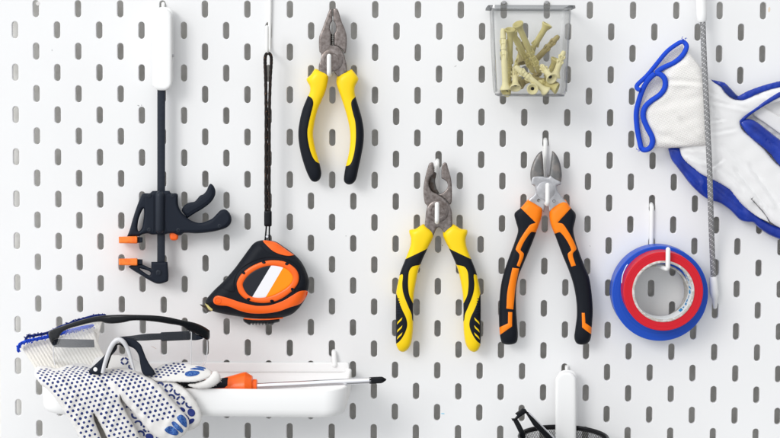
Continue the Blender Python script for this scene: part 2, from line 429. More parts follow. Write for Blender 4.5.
cotton_d = knit('shaded_inner_cotton', (0.42, 0.40, 0.37), 0.9, 0.75, 0.12)
rib_m = knit('cream_ribbed_cotton', (0.77, 0.735, 0.675), 0.3, 0.9, 0.08, fuzz=0.3)
plug_m = mat('olive_cream_plastic', (0.55, 0.49, 0.22), 0.5, var=0.08, bump=0.05, bscale=500, col2=(0.47, 0.41, 0.17), mscale=60)
plug_l = mat('pale_cream_plastic', (0.70, 0.64, 0.37), 0.5, var=0.08, bump=0.05, bscale=500)
plug_b = mat('olive_brown_plastic', (0.34, 0.28, 0.12), 0.5, bump=0.05, bscale=500)
dark_in = mat('dark_bore', (0.02, 0.015, 0.01), 0.9)
clear_m = clear('clear_plastic', (0.975, 0.978, 0.978), 0.03, 0.04, 0.5, 0.62)
clear_e = clear('clear_plastic_rim', (0.40, 0.41, 0.42), 0.14, 0.15, 0.3, 0.7)
clear_r = clear('clear_plastic_edge', (0.72, 0.73, 0.74), 0.10, 0.1, 0.4, 0.6)
lens_m = clear('clear_lens', (0.99, 0.993, 0.997), 0.03, 0.02, 0.4, 0.6)
sil_m = mat('clear_silicone', (0.62, 0.62, 0.64), 0.3, coat=0.3)
mesh_m = mat('black_mesh_metal', (0.012, 0.012, 0.014), 0.35, metal=0.3)
def cord_mat():
    """grey braid with short pale dashes spiralling round it"""
    m = mat('grey_elastic_braid', (0.17, 0.17, 0.175), 0.85); nt = m.node_tree; b = nt.nodes['Principled BSDF']
    geo = nt.nodes.new('ShaderNodeNewGeometry'); sp = nt.nodes.new('ShaderNodeSeparateXYZ'); nt.links.new(geo.outputs['Position'], sp.inputs[0])
    def M(op, a, b_=None, c=None):
        n = nt.nodes.new('ShaderNodeMath'); n.operation = op
        for k, v in enumerate((a, b_, c)):
            if v is None: continue
            if hasattr(v, 'links') or hasattr(v, 'is_linked'): nt.links.new(v, n.inputs[k])
            else: n.inputs[k].default_value = v
        return n.outputs[0]
    # distance along the cord (z) and across it (x corrected for the lean)
    xr = M('MULTIPLY_ADD', sp.outputs['Z'], 0.040, sp.outputs['X'])
    za = M('MULTIPLY_ADD', xr, 0.9, sp.outputs['Z']); zb = M('MULTIPLY_ADD', xr, -0.9, sp.outputs['Z'])
    s1 = M('SINE', M('MULTIPLY', za, 6.2832/0.0048)); s2 = M('SINE', M('MULTIPLY', zb, 6.2832/0.0024)); s3 = M('SINE', M('MULTIPLY', za, 6.2832/0.0013))
    d = M('GREATER_THAN', M('ADD', M('MULTIPLY', s1, 1.0), M('MULTIPLY', s2, 0.8)), 0.95)
    f = M('MULTIPLY_ADD', d, 0.5, M('MULTIPLY_ADD', s3, 0.10, 0.10))
    x = nt.nodes.new('ShaderNodeMix'); x.data_type = 'RGBA'; x.inputs['A'].default_value = (0.15, 0.15, 0.155, 1); x.inputs['B'].default_value = (0.75, 0.75, 0.76, 1)
    nt.links.new(f, x.inputs['Factor']); nt.links.new(x.outputs['Result'], b.inputs['Base Color'])
    return m
cord_m = cord_mat()
fleck_m = mat('black_braid_with_brown_flecks', (0.012, 0.010, 0.010), 0.8, col2=(0.16, 0.07, 0.03), mscale=900, mthr=(0.64, 0.70), detail=1)

# ---------------------------------------------------------------- wall and pegboard
BT = 3.6                                   # board thickness, mm; its front face is depth 0
GAP = 15.0
X0, Y0 = -360.0, -200.0                    # first slot column and row in the board frame (mm)
def bw(x, y, d): return b2w((x, y, -d))
def build_board():
    V = []; F = []
    i0, i1, j0, j1 = 0, 46, -1, 27
    def v(x, y, d): V.append(tuple(bw(x, y, d))); return len(V)-1
    hw, hh = 2.9, 8.0; ch = 0.55
    def stad(e):
        o = []; r = hw+e
        for s, a0 in ((-1, 180), (1, 0)):
            for k in range(7):
                a = math.radians(a0+180*k/6); o.append((r*math.cos(a), s*(hh-hw)+r*math.sin(a)))
        return o
    rings = [(ch, 0.0), (ch*0.35, -ch*0.3), (0.0, -ch), (0.0, -BT)]
    def sq(cx, cy):    # 14 points on the cell border matching the stadium order
        h = 10.0
        pts = [(-h, 0), (-h, -h), (-h*0.5, -h), (0, -h), (h*0.5, -h), (h, -h), (h, 0), (h, 0.0), (h, h), (h*0.5, h), (0, h), (-h*0.5, h), (-h, h), (-h, 0.0)]
        return [(cx+a, cy+b) for a, b in pts]
    for j in range(j0, j1+1):
        for i in range(i0, i1+1):
            cx, cy = X0+20*i, Y0+20*j
            if (i+j) % 2:
                s = sq(cx, cy)
                sf = [v(x, y, 0) for x, y in s]; sb = [v(x, y, -BT) for x, y in s]
                rv = [[v(cx+x, cy+y, dz) for x, y in stad(e)] for e, dz in rings]
                n = 14
                for k in range(n):
                    q = (k+1) % n
                    if k in (6, 13):
                        F.append((sf[k], rv[0][k], rv[0][q])); F.append((sb[k], rv[3][q], rv[3][k]))
                    else:
                        F.append((sf[k], rv[0][k], rv[0][q], sf[q])); F.append((sb[k], sb[q], rv[3][q], rv[3][k]))
                    for t in range(3): F.append((rv[t][k], rv[t+1][k], rv[t+1][q], rv[t][q]))
            else:
                for d, o in ((0, 1), (-BT, -1)):
                    a = [v(cx-10, cy-10, d), v(cx-10, cy+10, d), v(cx+10, cy+10, d), v(cx+10, cy-10, d)]
                    F.append(tuple(a[::o]))
    xl, xr, yt, yb = X0-10, X0+20*i1+10, Y0+20*j0-10, Y0+20*j1+10
    yt0 = yt+9.0
    def box(xa, xb, ya, yb_, da, db):
        a = [v(x, y, d) for d in (da, db) for x, y in ((xa, ya), (xa, yb_), (xb, yb_), (xb, ya))]
        F.extend([(a[0], a[1], a[2], a[3]), (a[7], a[6], a[5], a[4])]); F.extend([(a[k], a[k+4], a[(k+1) % 4+4], a[(k+1) % 4]) for k in range(4)])
    m_ = 7.0; yt -= 9.0
    box(xl-m_, xl, yt-m_, yb+m_, 0, -BT); box(xr, xr+m_, yt-m_, yb+m_, 0, -BT)
    box(xl, xr, yt-m_, yt0, 0, -BT); box(xl, xr, yb, yb+m_, 0, -BT)
    V_ = np.array(V)
    # weld
    key = {}; rm = []
    U = []
    for p in np.round(V_, 6):
        t = tuple(p)
        if t not in key: key[t] = len(U); U.append(t)
        rm.append(key[t])
    F2 = []
    for f in F:
        g = []
        for a in f:
            if rm[a] not in g: g.append(rm[a])
        if len(g) > 2: F2.append(tuple(g))
    o = mesh('pegboard', U, F2, white_paint, None, sharp=12)
    return tag(o, 'large white pegboard with staggered rows of upright slots, all the tools hang on it', 'pegboard')
pb = build_board()
# small scuffs and stains on the board paint
for k_, (x, y, a, b_, rt, cc_) in enumerate(((769.2, 9.6, 1.1, 2.8, 0.1, (0.74, 0.62, 0.48)), (442.8, 413.6, 2.0, 0.7, 0.1, (0.35, 0.62, 0.78)), (138.4, 105.6, 1.2, 0.5, 0.4, (0.4, 0.4, 0.4)), (141.6, 105.2, 0.5, 0.5, 0, (0.35, 0.35, 0.35)), (153.8, 347.4, 3.4, 0.22, 0.5, (0.55, 0.42, 0.36)), (226.4, 277.6, 0.9, 0.5, -0.6, (0.3, 0.3, 0.3)), (442.3, 245.4, 0.5, 0.4, 0, (0.15, 0.12, 0.1)), (455.5, 66.2, 1.4, 0.5, -0.5, (0.5, 0.5, 0.5)), (52.0, 50.2, 0.5, 0.9, 0, (0.5, 0.5, 0.5)), (38.0, 3.5, 2.2, 2.0, 0, (0.66, 0.64, 0.63)), (590, 246, 0.9, 0.3, 0.3, (0.45, 0.45, 0.45)), (346, 236, 0.6, 0.4, 0, (0.4, 0.4, 0.4)))):
    solid('scuff_mark', ellipse(x, y, a, b_, rt, 9), mat('scuff', cc_, 0.6), pb, 0.0, 0.12, r=0.3, edge=0.6)
wz = []
o = mesh('wall', [tuple(bw(x, y, -BT-GAP)) for x, y in ((-1500, -1200), (-1500, 1200), (2000, 1200), (2000, -1200))], [(0, 1, 2, 3)], wall_m, None, smooth=False)
tag(o, kind='structure')

# ---------------------------------------------------------------- hooks
def hook(px, py, reach, tipup, label, dx=0.0, drop=54, r=2.05, plate_w=2.4):
    """white board hook: flat shank on the board from its slot down, arm out, short upturned tip"""
    h = thing('board_hook', label, 'hook', px, py, 0, 'white hooks on the pegboard')
    b0 = at((px, py), 1.5)
    def P(x, y, d): return np.array(b2w((b0[0]+x, b0[1]+y, -d)))
    path = [P(0, -3, -3), P(0, -1.2, 0.6), P(0, 1.5, 1.9), P(0, 10, 2.0), P(0, drop*0.5, 2.0), P(0, drop-7, 2.0), P(0, drop-2, 3.2), P(dx*0.05, drop, 7), P(dx*0.3, drop, reach*0.35), P(dx*0.8, drop, reach-5), P(dx, drop-1.2, reach-1.2), P(dx, drop-5, reach), P(dx, drop-tipup, reach)]
    V, F = tube_w(spline3(path, 6), r, 12, round_ends=True)
    mesh('wire', V, F, hook_m, h)
    return h
hook(331.4, 21, 30, 17, 'white hook carrying the yellow pliers with plain black grips', drop=50)
hook(437.2, 164, 30, 17, 'white hook carrying the open-jawed yellow pliers with striped grips', drop=52)
hook(545.5, 143, 30, 18, 'white hook carrying the orange and black cutters', drop=55)
hook(651.8, 208, 47, 18, 'white hook passing through the blue and red tape rolls', dx=8.0, drop=51, r=2.1)
# long hook for the tape measure
h = thing('board_hook', 'thin white hook at the top edge holding the black wrist strap loop', 'hook', 269, 5, 0, 'white hooks on the pegboard')
tube('wire', [(270.5, -24, -3), (270.5, -21, 1.5), (270.3, -5, 2), (269.9, 20, 2), (269.3, 44, 2.2), (269, 49, 4), (268.8, 51, 8), (267.8, 52.5, 20), (267.3, 52, 23), (267, 48, 24.5), (267, 40, 24.5), (267, 27, 24.5)], 1.6, hook_m, h, round_ends=True)

# ---------------------------------------------------------------- spring clips
def clip(x0, y0, x1, y1, d, T, label, slot_side):
    c = thing('board_clip', label, 'clip', (x0+x1)/2, y0, 0, 'white clips on the pegboard')
    s, _ = solid('front_jaw', rrect(x0, y0, x1, y1, (x1-x0)*0.42), white_pl, c, d, T, mode='bevel', r=2.2, edge=0.35)
    solid('back_jaw', rrect(x0+1.5, y0-2, x1+1.2, y1-4, (x1-x0)*0.42), white_pl, c, d-T*0.5-3.2, 3.0, mode='bevel', r=1.2, edge=0.5)
    yy = y0+(y1-y0)*0.57 if slot_side else y0+56
    tube('hinge_pin', [(x1-6, yy, d-T*0.5-1), (x1+2.2, yy, d-T*0.5-1)], 1.1, steel_l, c, sm=False, k=1)
    tube('shank', [((x0+x1)/2+1, y0-4, 0.5), ((x0+x1)/2+1, y0+2, 2), ((x0+x1)/2+1, y1-12, 2)], 1.8, hook_m, c)
    return c
clip(152.5, 9, 172, 90.5, 16, 10, 'white spring clip at the top gripping the bar of the dark clamp', True)
clip(555.5, 372, 576.2, 462, 17, 7, 'white spring clip at the bottom gripping the rim of the black mesh cup', False)
# ---------------------------------------------------------------- bar clamp
cl = thing('bar_clamp', 'dark quick-grip bar clamp with two orange jaw pads hanging from a white clip', 'clamp', 161.5, 88, 12)
solid('bar', [(157.3, 84), (165.3, 84), (165.0, 264), (157.2, 264)], navy_l, cl, 14, 4, r=0.7, smooth=False, edge=0.3, step=3)
body = [(142, 194), (144, 193.2), (150, 193), (152, 191.2), (153, 190.8, 1), (169.5, 190.8, 1), (171, 193), (176, 193.2), (177.8, 194.5), (178, 199), (178.4, 205), (181, 211.5), (185.5, 216.2), (190.5, 220.2), (197.4, 222.6), (202, 222.6), (207, 221), (212.5, 218.2), (217.3, 213.4), (220.7, 210.2), (224.8, 209.3), (228.3, 211.4), (231, 216), (231.5, 220.5), (230.2, 224.3), (226.6, 227.6), (220, 230), (211, 232), (197.4, 233.4), (184, 233), (181, 235.2), (177, 235), (174, 233.4), (168, 233.6), (164, 234.6), (157, 234.5), (152, 234.6), (148, 233.4), (143, 234.2), (139, 236.2, 1), (127, 236.4, 1), (129.6, 230), (133, 218), (137, 206)]
hole = [(143.6, 208.5), (140.5, 214), (138.3, 221), (137.6, 228), (138.6, 231.2), (141.5, 228.5), (143.2, 221), (144, 214)]
sb, *sbo = solid('housing', body, navy, cl, 14, 17, r=2.0, holes=[hole], edge=0.45)
patch(sb, 'housing_panel', [(145, 195.5, 1), (154, 195.5, 1), (154, 232, 1), (146, 231.5, 1)], navy, cl, 0.5)
patch(sb, 'housing_panel', [(166.5, 195.5), (175.5, 195.8), (176, 204), (180, 213), (189, 221.8), (200, 225), (210, 223), (219, 214.5), (224, 212), (228.6, 216), (228.8, 220.5), (224, 226), (212, 229.2), (197, 230.6), (180, 230.6), (167, 231)], navy, cl, 0.6)
tube('bar_guide', [(160, 195.5, 22.3), (160, 229, 22.3)], 4.4, navy_l, cl, sm=False, round_ends=True, ns=20)
trig = [(181.6, 211, 1), (182.6, 207.5), (186, 204.2), (190, 202.4), (194.7, 201.4), (197.5, 198.5), (200, 195.6), (203.6, 194), (206.5, 190.5), (208.8, 185.3), (210.8, 183.7), (213.8, 186.2), (215.6, 192), (214, 197.8), (209.7, 203.4), (202.9, 208.6), (194.7, 213.4), (187.4, 218.3, 1)]
st, _ = solid('trigger', trig, navy, cl, 13.5, 11, r=1.8, edge=0.4)
patch(st, 'trigger_inset', [(184.5, 211), (187, 207.5), (192, 205), (197, 203.3), (201, 199.5), (206.5, 195.5), (209.8, 189), (211.2, 188), (212.6, 192.5), (211, 197.2), (206, 202.5), (198, 207.7), (190, 212.5), (187.5, 214.5)], navy, cl, 0.6)
for x, y, d in ((149.3, 195.6, 23.1), (172.6, 195.6, 23.1), (149.2, 229.6, 23.1), (178.4, 230.2, 22.9), (219.6, 226, 22.8)): screw(x, y, d, 1.9, sbo[0], navy_l, dark_in)
jaw = [(151.3, 261.8, 1), (167.6, 261.8, 1), (168.3, 280.2), (164.8, 282.6), (158.2, 283.8), (153.4, 282.4), (141, 275.2), (128.6, 267), (130.8, 265.4), (141, 264.2), (151.3, 268.6, 1)]
sj, *sjo = solid('lower_jaw', jaw, navy, cl, 14, 14, r=1.4, holes=[[(139.8, 268.6), (143.5, 269.3), (148.6, 271), (150.6, 272.6), (149.6, 275.2), (145, 272.8)]], edge=0.5)
screw(158.6, 272.8, 21.2, 2.6, sjo[0], navy_l, dark_in)
for y in (236.2, 258.2):
    solid('jaw_pad', [(118.7, y+0.5), (136.5, y), (137.5, y+0.3), (137.5, y+7), (136.5, y+7.3), (118.9, y+7)], orange_l, cl, 15, 19, r=0.7, smooth=False, edge=0.75)
    solid('pad_block', [(137, y+0.8), (142.6, y+1.2), (142.6, y+6.2), (137, y+6.8)], navy, cl, 14, 16, r=0.7, smooth=False, edge=0.6)
solid('release_button', [(170.2, 232.6), (177.6, 232.4), (177.9, 239), (174, 240.6), (170.2, 239)], orange, cl, 14, 9, r=1.6, edge=0.3)

# ---------------------------------------------------------------- tape measure
tm = thing('tape_measure', 'black and orange tape measure hanging by a black wrist strap', 'tape measure', 262, 240, 8)
case = [(258, 241), (264, 240.1), (271, 240.5), (277, 242.2), (283, 246.2), (290, 251), (296, 256), (301.4, 262), (306.2, 271), (309, 280.5), (308.6, 287), (307.3, 292.5), (305.4, 298.5), (301.6, 304.6), (298.4, 308.6), (292.5, 313.8), (283, 317.3), (266, 318.6), (246.6, 317.6), (238, 316.4), (227.4, 314.6), (216.4, 312.3), (211.6, 310.4), (207.2, 306.4), (205.6, 302.5), (207, 298.6), (213, 291.4), (223.5, 281.2), (234.2, 269), (242, 258.6), (249, 249), (253.5, 243.6)]
sc, _ = solid('case', case, rubber, tm, 20, 30, mode='bevel', r=11, edge=0.28, step=2.0)
patch(sc, 'strap_mount', [(263, 240.6), (270.5, 240.9), (276.5, 242.7), (282, 246.4), (289, 251.4), (294.3, 255, 1), (288.4, 255.9), (280, 254.2), (273.3, 251.2), (267.8, 246.4)], orange, tm, 0.7)
ring_o = [(236.7, 284), (239.3, 277), (243.8, 271.8), (251, 266.6), (260.3, 262.4), (269, 260.4), (277, 260.3), (284.5, 261.6), (291, 264.9), (296.6, 270), (298.9, 276.5), (297.8, 283.5), (292.5, 290.6), (285, 296.6), (277, 300.8), (266, 303), (254.8, 302.3), (245.2, 298.8), (239, 292.8)]
ring_i = [(243, 285), (245.2, 279.6), (249.5, 274.6), (256, 270.2), (264, 267), (272, 265.8), (282, 267.4), (288.6, 271), (292.6, 277), (291.6, 281.8), (287.8, 286.4), (281.5, 290.8), (272.5, 295.2), (262, 297.6), (253, 296.9), (247, 293.4)]
bezel = Solid(ring_o, lambda q: sc.front(q)+0.4, 3.0, 'bevel', r=2.2, holes=[ring_i]); bzo = build(bezel, 'bezel', orange, tm, (), 1.5)[0]
lab = Solid([((x-267.5)*1.02+267.5, (y-281.5)*1.02+281.5) for x, y in ring_i], lambda q: np.full(len(q), 35.6), 1.2, 'bevel', r=0.6)
build(lab, 'label_dark_half', label_n, tm, [('label_stripe', [(273.2, 262, 1), (286.4, 262, 1), (262.2, 303, 1), (248.6, 303, 1)], label_w, 0.0), ('label_orange_half', [(286.4, 262, 1), (300, 262, 1), (300, 303, 1), (262.2, 303, 1)], yellow_o, 0.0)], 1.5)
for x, y, a in ((243.4, 272.6, 0.8), (263.6, 262.2, 0.35), (287, 263.6, -0.4), (292.6, 289.6, 0.8), (272, 301.2, 0.2), (248.3, 299.4, -0.4)):
    patch(bezel, 'notch', ellipse(x, y, 2.1, 1.5, a, 10), rubber, bzo, 0.7, 1.0)
lever = [(217.8, 295.7), (222, 296.4), (229, 298.4), (241, 302.4), (254.8, 305.6), (263, 305.9), (271, 305), (283, 300.8), (292.5, 295.3), (299.3, 291.4), (306, 290.6), (307.8, 291.6), (306.4, 296.5), (303.5, 300.8), (299.5, 304.2), (289, 307.7), (278, 311.6), (264, 313.5), (250, 313.2), (240, 310.8), (228, 306.2), (218.5, 305.2), (214.2, 303.4), (213.2, 300), (214.8, 296.9)]
patch(sc, 'side_band', lever, orange, tm, 1.0)
lathe('rivet', W(217.9, 300.4, sc.front(np.array([[217.9, 300.4]]))[0]+0.6), OUT, [(0, 3.4), (0.8, 3.2), (0.9, 2.6), (0.5, 2.4), (0.7, 0)], orange, tm)
patch(sc, 'groove_ridge', [(258.5, 243), (262, 247), (268, 252.5), (278, 257), (290, 258.5), (299, 261.5), (304, 270), (306, 280), (304.5, 287), (298, 288), (301, 277), (297, 266), (288, 260), (274, 257.5), (262, 258.5), (248, 264), (238, 272), (234, 282), (234.5, 291), (228, 291), (222, 286), (234, 273), (248, 254)], rubber, tm, 0.5)
tube('tape_edge', [(244, 318.4, 26), (255, 319.4, 27), (270, 319.2, 27), (283, 317.8, 26)], 0.6, orange, tm)
bc = [(243.4, 318.6), (262, 319.2), (279.5, 318.6, 1), (279.6, 321.6), (275.5, 322.8)]
x = 274
while x > 249: bc += [(x, 323.4), (x-1.3, 325.1), (x-2.3, 325.1)]; x -= 3.2
bc += [(246.6, 323.6), (243.6, 321.4)]
solid('belt_clip', bc, black_pl, tm, 17, 18, r=1.0, edge=0.4, step=1.5)
solid('hook_end', [(199.8, 304.4), (204, 305.2), (207.5, 306.8), (211.5, 308.6), (211, 311.5), (207.5, 311.6), (205, 309)], steel_d, tm, 20, 14, r=0.8, edge=0.5)
solid('blade_tip', [(204.5, 303.2, 1), (209, 305, 1), (213.5, 308.6, 1), (212, 311.4, 1), (208.5, 309.5, 1)], mat('pale_yellow_blade', (0.7, 0.62, 0.25), 0.4), tm, 22, 15, r=0.5, edge=0.7)
strap = []
for s in (-1, 1):
    strap.append([(268.0+s*0.5, 53.0, 24), (268.2+s*2.6, 55.5, 23), (268.2+s*3.1, 62, 22), (268+s*2.3, 80, 21), (267.8+s*1.65, 110, 21), (267.7+s*1.6, 150, 21), (267.6+s*1.6, 190, 21), (267.8+s*1.6, 212, 21)])
vf = []
for sp in strap:
    P = spline3(np.array([tuple(W(*p)) for p in sp]), 10); vf.append(tube_w(P, 1.55+0.12*np.sin(np.arange(len(P))*2.2), 8))
V, F = joinvf(vf); wrist = mesh('wrist_strap', V, F, fleck_m, tm)
solid('strap_sleeve', rrect(264.1, 210.5, 271.8, 226.5, 1.6), black_pl, tm, 21, 6.5, r=2.0, edge=0.3)
for s in (-1, 1):
    tube('strap_cord', [(268+s*1.6, 225, 21), (267.6+s*1.7, 232, 20.5), (267.4+s*2.4, 241.5, 20)], 0.75, black_pl, tm)
lathe('strap_post', W(267.3, 236.3, 19), OUT, [(-3, 1.6), (1.5, 1.6), (2, 1.2), (2, 0)], chrome, tm)

# ---------------------------------------------------------------- pliers helpers
def plier(label, name='combination_pliers', px=331, py=60, d=14, group=None):
    return thing(name, label, 'pliers', px, py, d, group)
# yellow pliers, plain grips
p1 = plier('closed yellow pliers with plain black outer grips hanging at the top', px=332, py=60, group='yellow handled pliers')
ljaw = [(331, 8.8), (332.4, 9.6, 1), (332.5, 21, 1), (330.8, 23.5), (330.0, 27.5), (330.6, 31.5), (331.2, 33, 1), (331, 45.4, 1), (336.5, 45.8), (341.2, 49.2), (344.2, 55), (345.5, 60), (346.8, 65.5), (346.6, 73), (340, 78, 1), (335, 73.5), (334, 68), (332.2, 66.3), (330.3, 68), (328, 73), (326, 80, 1), (318.8, 72, 1), (319, 64), (321.2, 60), (321, 53.4), (319.4, 51.8), (319.1, 37.4), (321.9, 30), (325.3, 20.5), (329.2, 10.3)]
rjaw = [(333.3, 9), (336.7, 8.6), (338.4, 11), (341.8, 22), (345.2, 30), (346.8, 37.7), (346, 52.4), (344.6, 53.6, 1), (342.6, 50.2), (339.6, 47.4), (336, 45.8), (334.2, 45.4, 1), (334.2, 33.2, 1), (335.6, 31.4), (336, 27.5), (335.2, 23.5), (333.4, 21, 1)]
sL, _ = solid('left_jaw', ljaw, steel, p1, 14, 9, r=1.0, edge=0.7)
sR, _ = solid('right_jaw', rjaw, steel, p1, 14, 8.4, r=1.0, edge=0.7)
solid('jaw_teeth', [(331.2, 33.2)]+[(331.8+(k % 2)*0.9, 34+k*1.1) for k in range(10)]+[(331, 45.2)], steel_d, p1, 14, 7, r=0.3, smooth=False)
solid('jaw_teeth', [(334.4, 33.2)]+[(333.7-(k % 2)*0.7, 34+k*1.1) for k in range(10)]+[(334.4, 45.2)], steel_d, p1, 14, 7, r=0.3, smooth=False)
lathe('pivot', W(331.8, 60.3, 18.1), OUT, [(0, 10.4), (0.9, 10.2), (1.2, 9.6), (1.2, 6.6), (0.8, 6.2), (0.9, 0)], steel, p1, 40)
hl1 = [(315, 68.4, 1), (321, 70.6), (327.9, 73.3, 1), (328.3, 78), (327.7, 82.4), (325.4, 91.7), (321.4, 101.3), (317.4, 110.9), (314.3, 124.4), (313.3, 135), (315, 147), (318.2, 158.3), (320.6, 168), (321.3, 174.5), (319.6, 179.5), (316, 181.8), (311.8, 180.9), (308.6, 176.2), (304.6, 166.3), (300.4, 151.5), (298.4, 137.6), (298.8, 126.4), (302, 111), (307.3, 97.3), (309.9, 91.6), (309.7, 86.2), (307.2, 81.6), (306.6, 78.8), (310.8, 74.6)]
rg1 = [(306, 95, 1), (309, 96.2), (312.3, 99), (313.3, 103.5), (311, 113.5), (308.6, 124), (307.4, 132), (308.4, 142.4), (311.6, 154.5), (315.4, 161), (319.2, 163.4, 1), (330, 162, 1), (330, 190, 1), (290, 190, 1), (290, 110, 1)]
hr1 = [(337.2, 76, 1), (344, 72.4), (351.7, 69.2, 1), (355, 73), (358.4, 78.4), (357.8, 81.2), (355, 86.6), (354.6, 91.5), (355.6, 96.8), (358.9, 107.7), (362, 118.9), (363.8, 131), (363.4, 143.5), (361.4, 155), (358.5, 168.5), (355.9, 179.5), (352.4, 183.7), (347.7, 184.4), (344.2, 181.5), (344, 176.5), (345.8, 165.5), (348.6, 154), (350.1, 141.5), (349.8, 130.5), (348.4, 122.5), (345.6, 111.5), (341.2, 98), (337, 86), (336.1, 80.6)]
rg1r = [(357.5, 95.5, 1), (355, 97.2), (351.8, 100.6), (351.2, 104.8), (353, 113.4), (355.2, 122), (355.9, 136), (354.8, 149), (352.4, 159.6), (349.8, 164.6), (345.4, 166.4, 1), (338, 166.5, 1), (338, 190, 1), (372, 190, 1), (372, 100, 1)]
build(Solid(hl1, 14, 17, 'inflate', k=1.25), 'grip_sleeve', yellow, p1, [('grip_insert', rg1, rubber, 0.8)], 1.6)
build(Solid(hr1, 14, 17, 'inflate', k=1.25), 'grip_sleeve', yellow, p1, [('grip_insert', rg1r, rubber, 0.8)], 1.6)

# yellow pliers, striped grips, jaws open
p2 = plier('open-jawed yellow pliers with black striped grips in the middle', px=437, py=190, group='yellow handled pliers')
MX = 438.3
headL = [(430.6, 162.6), (433, 162.6), (433.9, 166), (434.4, 174, 1), (431, 176.6), (429, 181), (429, 186), (432, 191.2), (437.6, 194.2, 1), (442, 197), (446, 200.6), (449.3, 204.6), (451.4, 210), (452.2, 218), (452, 230, 1), (446, 236, 1), (441.4, 228.8), (438.6, 227.4), (436.2, 229.2), (433.4, 236, 1), (424.4, 229, 1), (425.2, 220), (426.2, 211), (427, 205.6), (424.8, 203), (423.4, 190), (424.8, 179), (427.2, 169.4), (429.2, 163.6)]
headR = [(442.9, 163.6), (445.2, 162.3), (446.8, 163.4), (448.2, 168.4), (451.1, 179), (452, 190), (451.5, 203), (449.8, 204.8, 1), (446, 200.2), (441.8, 196.8), (437.6, 194.6, 1), (442.4, 193), (446.4, 189.4), (447.9, 185.6), (446.6, 181.6), (441.4, 178.2, 1), (441.6, 168)]
solid('left_jaw', headL, steel, p2, 14, 9, r=1.0, edge=0.7)
solid('right_jaw', headR, steel, p2, 14, 8.4, r=1.0, edge=0.7)
lathe('pivot', W(437.8, 211.5, 18.1), OUT, [(0, 10.2), (0.9, 10.0), (1.2, 9.4), (1.2, 6.4), (0.8, 6.0), (0.9, 0)], steel, p2, 40)
solid('jaw_inner_face', [(432.6, 172), (436.2, 173), (435.2, 181), (436.4, 188), (439, 193.4), (436, 194.4), (431.6, 191.6), (428.4, 187), (428.2, 181), (430, 176)], steel_d, p2, 10.5, 2.4, r=0.8)
solid('jaw_teeth', [(434.2, 166)]+[(435.0-(k % 2)*0.7, 167+k*0.9) for k in range(8)]+[(434.4, 175)], steel_d, p2, 14, 7, r=0.3, smooth=False)
hl2 = [(423.4, 223.8, 1), (428, 227.4), (433.8, 232, 1), (433.4, 236.6), (427.7, 248.4), (423.6, 257), (420.8, 263.8), (418.2, 271.5), (415.7, 283.5), (414, 294), (413.2, 307.3), (413.3, 321), (412.6, 334.7), (410.8, 344), (407.2, 350), (402.8, 352), (398.8, 350.2), (396.2, 344.5), (395.8, 331.2), (395.8, 319.2), (395.8, 306), (396.1, 293), (397.7, 283.5), (400.6, 271.5), (405.6, 258.5), (410.0, 246.5), (410.8, 238.5), (409.2, 232.8), (409.4, 230), (415.7, 228.6), (420.4, 225.6)]
def striped(sol, mir, parent):
    mm = (lambda L: [(2*MX-p[0], *p[1:]) for p in L][::-1]) if mir else (lambda L: L)
    band = [(431, 245.5, 1), (427.4, 248.5), (418, 253.2), (404, 259.8, 1), (398, 270, 1), (399, 275.5, 1), (402.6, 274.5), (402.2, 284), (402.8, 291), (404.8, 298), (408.6, 307.3), (411.6, 314.5), (412.6, 320.5), (415, 322, 1), (416, 306, 1), (412.8, 303, 1), (409.4, 295.3), (408.2, 287), (408.2, 279), (409.2, 271.2), (412.3, 266.8), (419.4, 265, 1), (424, 262, 1)]
    tail = [(394, 291, 1), (396.6, 294.4), (398.4, 300.4), (402.2, 309.6), (406.2, 318.4), (407.2, 325.6), (404.4, 334), (399.2, 341.6), (394, 345, 1)]
    ob = build(sol, 'grip_sleeve', yellow, parent, [('grip_insert', mm(band), rubber, 0.5), ('tail_insert', mm(tail), rubber, 0.5)], 1.4)
    for y in (322.5, 330.5, 337.5):
        patch(sol, 'grip_stripe', mm([(396.9, y+2.2, 1), (397.6, y-0.6, 1), (402.4, y-5.2, 1), (401.6, y-2.4, 1)]), yellow, parent, 0.9, 1.0)
    for k in range(7):
        patch(sol, 'grip_rib', mm([(396.6, 298+2.4*k, 1), (399.2+0.4*k, 298.4+2.4*k, 1), (399.2+0.4*k, 299.4+2.4*k, 1), (396.6, 299+2.4*k, 1)]), navy, parent, 0.9, 1.0)
striped(Solid(hl2, 14, 17, 'inflate', k=1.25), False, p2)
hr2 = [(2*MX-p[0], *p[1:]) for p in hl2][::-1]
striped(Solid(hr2, 14, 17, 'inflate', k=1.25), True, p2)

# orange and black side cutters
p3 = thing('side_cutters', 'orange and black diagonal cutters with curved dark blades', 'cutters', 546, 190, 14)
solid('left_blade', [(542, 150.6, 1), (543, 159, 1), (543.9, 177, 1), (536, 183, 1), (531.6, 182.4), (530.3, 176), (530.9, 169), (533.8, 160.4), (537.7, 154)], blade_m, p3, 14, 8, mode='bevel', r=3.5, edge=0.35)
solid('right_blade', [(552.1, 150.6, 1), (555.3, 153.2), (558.7, 159), (561.1, 167), (561.9, 176), (560.9, 183.4, 1), (555, 184, 1), (549, 177, 1), (551.2, 159, 1)], blade_m, p3, 14, 8, mode='bevel', r=3.5, edge=0.35)
solid('front_arm', [(534, 176.4), (543, 176.4), (546, 177.5), (549, 177, 1), (550.5, 175.2, 1), (554.5, 178.6), (560.2, 181.6), (561, 184.4), (556.8, 186.2), (557.3, 190), (560.5, 195), (567, 203, 1), (549, 212, 1), (547.6, 204), (545.4, 200.5), (540, 196), (536.4, 191), (535, 186), (531.6, 184.4), (531.6, 179.6)], steel_l, p3, 15, 8, r=1.0, edge=0.6)
